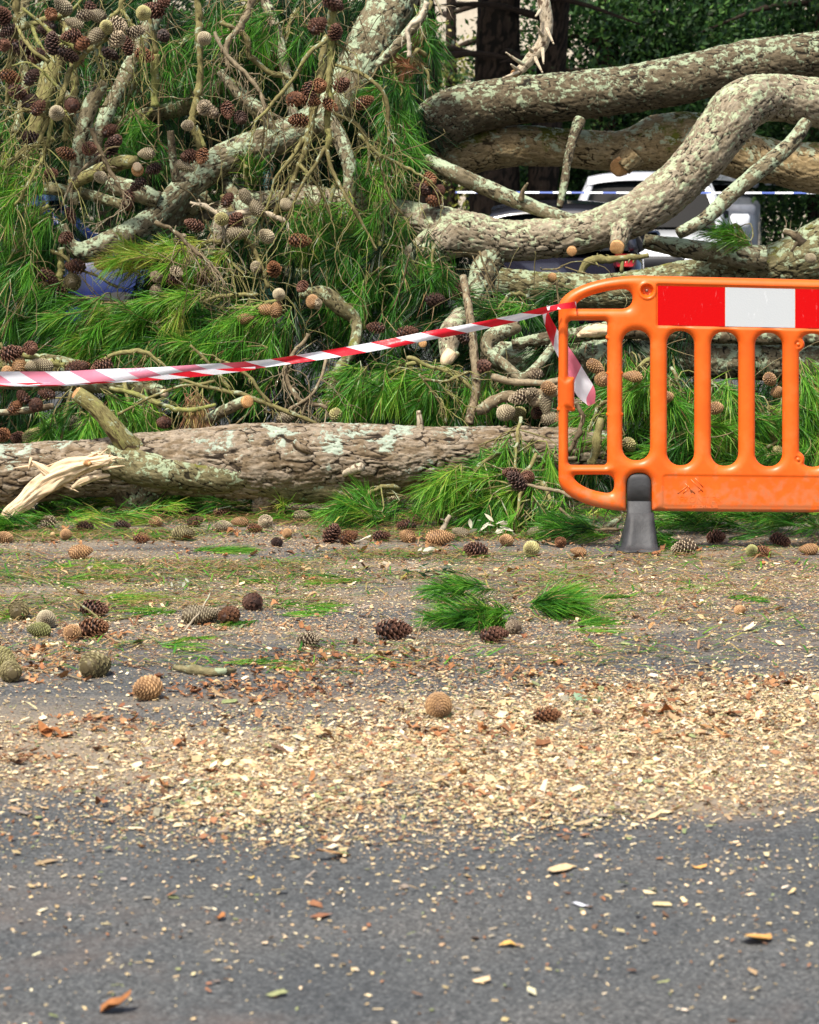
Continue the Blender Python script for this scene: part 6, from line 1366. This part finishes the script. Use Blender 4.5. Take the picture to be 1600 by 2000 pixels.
# ---------------------------------------------------------------- background trees, hedge, wall, lamp posts
def leaves(n, cen, rad, size, r, pal, wts, clump=40, squash=1.):
    cen = np.array(cen); k = clump; cc = r.normal(size=(k, 3)); cc /= np.linalg.norm(cc, axis=1)[:, None]; cc = cen + cc * np.array(rad) * r.uniform(.35, 1, (k, 1)) ** .6
    i = r.integers(k, size=n); cs = r.uniform(.14, .30, k) * np.mean(rad); p = cc[i] + r.normal(size=(n, 3)) * cs[i][:, None] * [1, 1, .65]
    p[:, 2] = np.maximum(p[:, 2], .03)
    a = r.normal(size=(n, 3)); a /= np.linalg.norm(a, axis=1)[:, None]; b = np.cross(a, r.normal(size=(n, 3))); b /= np.linalg.norm(b, axis=1)[:, None]
    s = (size * r.uniform(.6, 1.3, n))[:, None]; V = np.stack([p - a * s, p + b * s * .45, p + a * s, p - b * s * .45], 1).reshape(-1, 3); F = (np.arange(n)[:, None] * 4 + [0, 1, 2, 3])
    tone = r.uniform(.55, 1.4, k)[i][:, None]; c = pick(pal, wts, n, r, .3) * tone; c = np.repeat(c, 4, 0); return V, F, np.column_stack([c, np.ones(len(c))])
DG = [(.020, .06, .014), (.035, .095, .02), (.07, .15, .028), (.018, .045, .022)]
def tree(label, px, Y, r0, hgt, crown, seed, lean=0., pal=DG, wts=(4, 4, 2, 2), nl=9000, size=.05, name='conifer_tree', rad=(1.6, 1.4, 1.2)):
    r = np.random.default_rng(seed); b = floor_at(px, Y); b = np.array(b); hgt = 6.2 if crown[2] > 6 else hgt
    pts = np.array([[*(b + [0, 0, -.1]), r0 * 1.25], [*(b + [lean * .1, 0, .5]), r0], [*(b + [lean * .5, 0, hgt * .5]), r0 * .85], [*(b + [lean, 0, hgt]), r0 * .5]]); S = spline(pts, .06)
    V, F, co, dirs = tube(S[:, :3], S[:, 3], 40); nb = len(S) * 40; q = co[:nb]; F1, F2, ID = worley(q / [.05, .05, .2] + vnoise(q * 8)[:, None] * .5, seed); cr = sstep(.03, .3, F2 - F1); V[:nb] += dirs * (.018 * (cr - .5))[:, None]
    o = bpy.data.objects.new(name, None); COL.objects.link(o); o.location = Vector(b); o.matrix_world = Matrix.Translation(Vector(b)); props(o, label, 'tree')
    t = mk('trunk', V, F, M['trunk_far'], o, attrs=dict(crack=np.append(cr, [.5, .5]), cell=np.append(ID, [.5, .5]), co=co))
    mb = MB()
    for i in range(9):
        z = hgt * r.uniform(.3, .95); a = r.uniform(0, 2 * PI); st = b + np.array([lean * z / hgt, 0, z]); e = st + np.array([math.cos(a), math.sin(a), r.uniform(-.3, .2)]) * r.uniform(.8, 1.8)
        T = spline(np.array([[*st, .05], [*((st + e) / 2 + [0, 0, .1]), .035], [*e, .012]]), .15); mb = MB(); twig_mb(mb, T[:, :3], T[:, 3], 7, i); mb.build('limb', M['trunk_far'], o)

    V, F, c = leaves(nl, b + np.array(crown), rad, size, r, pal, wts, 60); mk('crown', V, F, M['leaf'], o, attrs={'col': c}, smooth=False)
    return o
tree('thick dark tree trunk right of centre behind the top limb', 960, 31.5, .32, 5.5, (0.6, -3, 6.6), 1, .12, nl=4500, size=.12, rad=(2.4, 2.6, 1.0))  # unseen crowns on these three trunks, added forward to shade the background
tree('slimmer dark trunk left of the thick one', 838, 31.5, .20, 5.5, (-2.4, -2.6, 6.6), 2, -.15, nl=4500, size=.12, rad=(2.4, 2.6, 1.0))
tree('dark trunk leaning right behind the pale broken branch', 1038, 31.5, .2, 5.5, (3.2, -2.8, 6.8), 3, .45, nl=4500, size=.12, rad=(2.4, 2.6, 1.0))
tree('dark evergreen with low boughs above the top right limb', 1180, 34, .2, 5, (0, 0, 3.0), 4, nl=30000, rad=(1.9, 1.0, 1.7))
tree('dense dark evergreen behind the lamp post at the right', 1420, 35, .2, 5, (0, 0, 2.9), 5, nl=30000, rad=(1.9, 1.0, 1.8))
tree('dark evergreen at the far right edge', 1600, 33, .2, 5, (.2, 0, 2.8), 6, nl=18000, rad=(1.7, 1.0, 1.8))
tree('mid-green tree behind the top centre of the heap', 560, 33, .15, 5, (0, 0, 2.6), 7, pal=[(.025, .08, .012), (.05, .14, .02), (.012, .035, .008), (.09, .20, .03)], nl=18000, rad=(2.2, 1, 1.7))
tree('mid-green tree behind the upper left of the heap', 220, 33, .15, 5, (0, 0, 2.6), 8, pal=[(.025, .08, .012), (.05, .14, .02), (.012, .035, .008), (.09, .20, .03)], nl=14000, rad=(2.2, 1, 1.7))
tree('sunlit yellow-green tree seen between the two dark trunks', 880, 40, .12, 5, (0, 0, 2.6), 9, pal=[(.30, .30, .06), (.16, .24, .04), (.42, .38, .12), (.08, .14, .03)], wts=(4, 3, 3, 2), nl=6000, size=.045, rad=(1.2, .8, 1.6), name='broadleaf_tree')
def hedge(label, x0, x1, Y, h, seed, pal, n=16000, size=.05):
    r = np.random.default_rng(seed); a, b = np.array(floor_at(x0, Y)), np.array(floor_at(x1, Y)); n_ = n
    p = a + (b - a) * r.random((n_, 1)); p[:, 1] += r.uniform(-.35, .35, n_); p[:, 2] = h * r.random(n_) ** .8 * (1 + .12 * vnoise(np.stack([p[:, 0] * 2, 0 * p[:, 0], 0 * p[:, 0]], 1), seed))
    q = r.normal(size=(n_, 3)); q /= np.linalg.norm(q, axis=1)[:, None]; w_ = np.cross(q, r.normal(size=(n_, 3))); w_ /= np.linalg.norm(w_, axis=1)[:, None]; s = (size * r.uniform(.6, 1.3, n_))[:, None]
    V = np.stack([p - q * s, p + w_ * s * .5, p + q * s, p - w_ * s * .5], 1).reshape(-1, 3); V[:, 2] = np.maximum(V[:, 2], .01); F = (np.arange(n_)[:, None] * 4 + [0, 1, 2, 3])
    tone = 1 + .5 * vnoise(p * 3, seed)[:, None]; c = np.repeat(pick(pal, [1] * len(pal), n_, r, .3) * tone, 4, 0)
    props(mk('hedge', V, F, M['leaf'], attrs={'col': np.column_stack([c, np.ones(len(c))])}, smooth=False, org=(a + b) / 2), label, 'hedge')
hedge('dark clipped hedge behind the cars at the right', 1000, 1760, 38.5, 2.7, 1, [(.03, .08, .016), (.06, .15, .03), (.03, .06, .014)], 40000)
hedge('green hedge behind the heap at the left', -200, 860, 37, 4.3, 2, [(.03, .09, .015), (.06, .15, .02), (.02, .05, .01)], 42000)
# pale house wall far behind the trees
mb = MB(); mb.box((0, 60, 3.2), (60, .4, 6.4)); wall = mb.build('wall', simple('render_wall', (.62, .54, .42), .85, .08), smooth=False); wall.name = 'garden_building'
props(wall, 'pale rendered building glimpsed through the trees', 'building')
mbw = MB()
for i in range(14): mbw.box((-26 + i * 4, 59.78, 2.2), (1.4, .06, 1.5))
mbw.build('windows', M['glass'], wall, smooth=False)
M['post'] = simple('green_post', (.012, .055, .045), .45)
def lamp(label, px, Y, r0, H):
    b = np.array(floor_at(px, Y)); mb = MB(); V, F, co, dd = tube(np.array([b, b + [0, 0, .8], b + [0, 0, .82], b + [0, 0, H]]), np.array([r0 * 1.4, r0 * 1.4, r0, r0 * .8]), 16); mb.add(V, F)
    o = mb.build('lamp_post', M['post'], org=b); props(o, label, 'lamp post'); t = b + np.array([0, 0, H])
    V, F, co, dd = tube(np.array([t + [-.1, 0, 0], t + [0, 0, .02], t + [.25, 0, .06], t + [.55, 0, .07]]), np.array([.05, .09, .10, .04]), 14); mk('lantern', V, F, simple('lamp_head', (.25, .27, .27), .4), o)
lamp('green lamp post with grey head at the top right behind the limb', 1399, 36.6, .055, 4.42)
lamp('green post behind the needles at the top centre left', 527, 26, .055, 2.75)
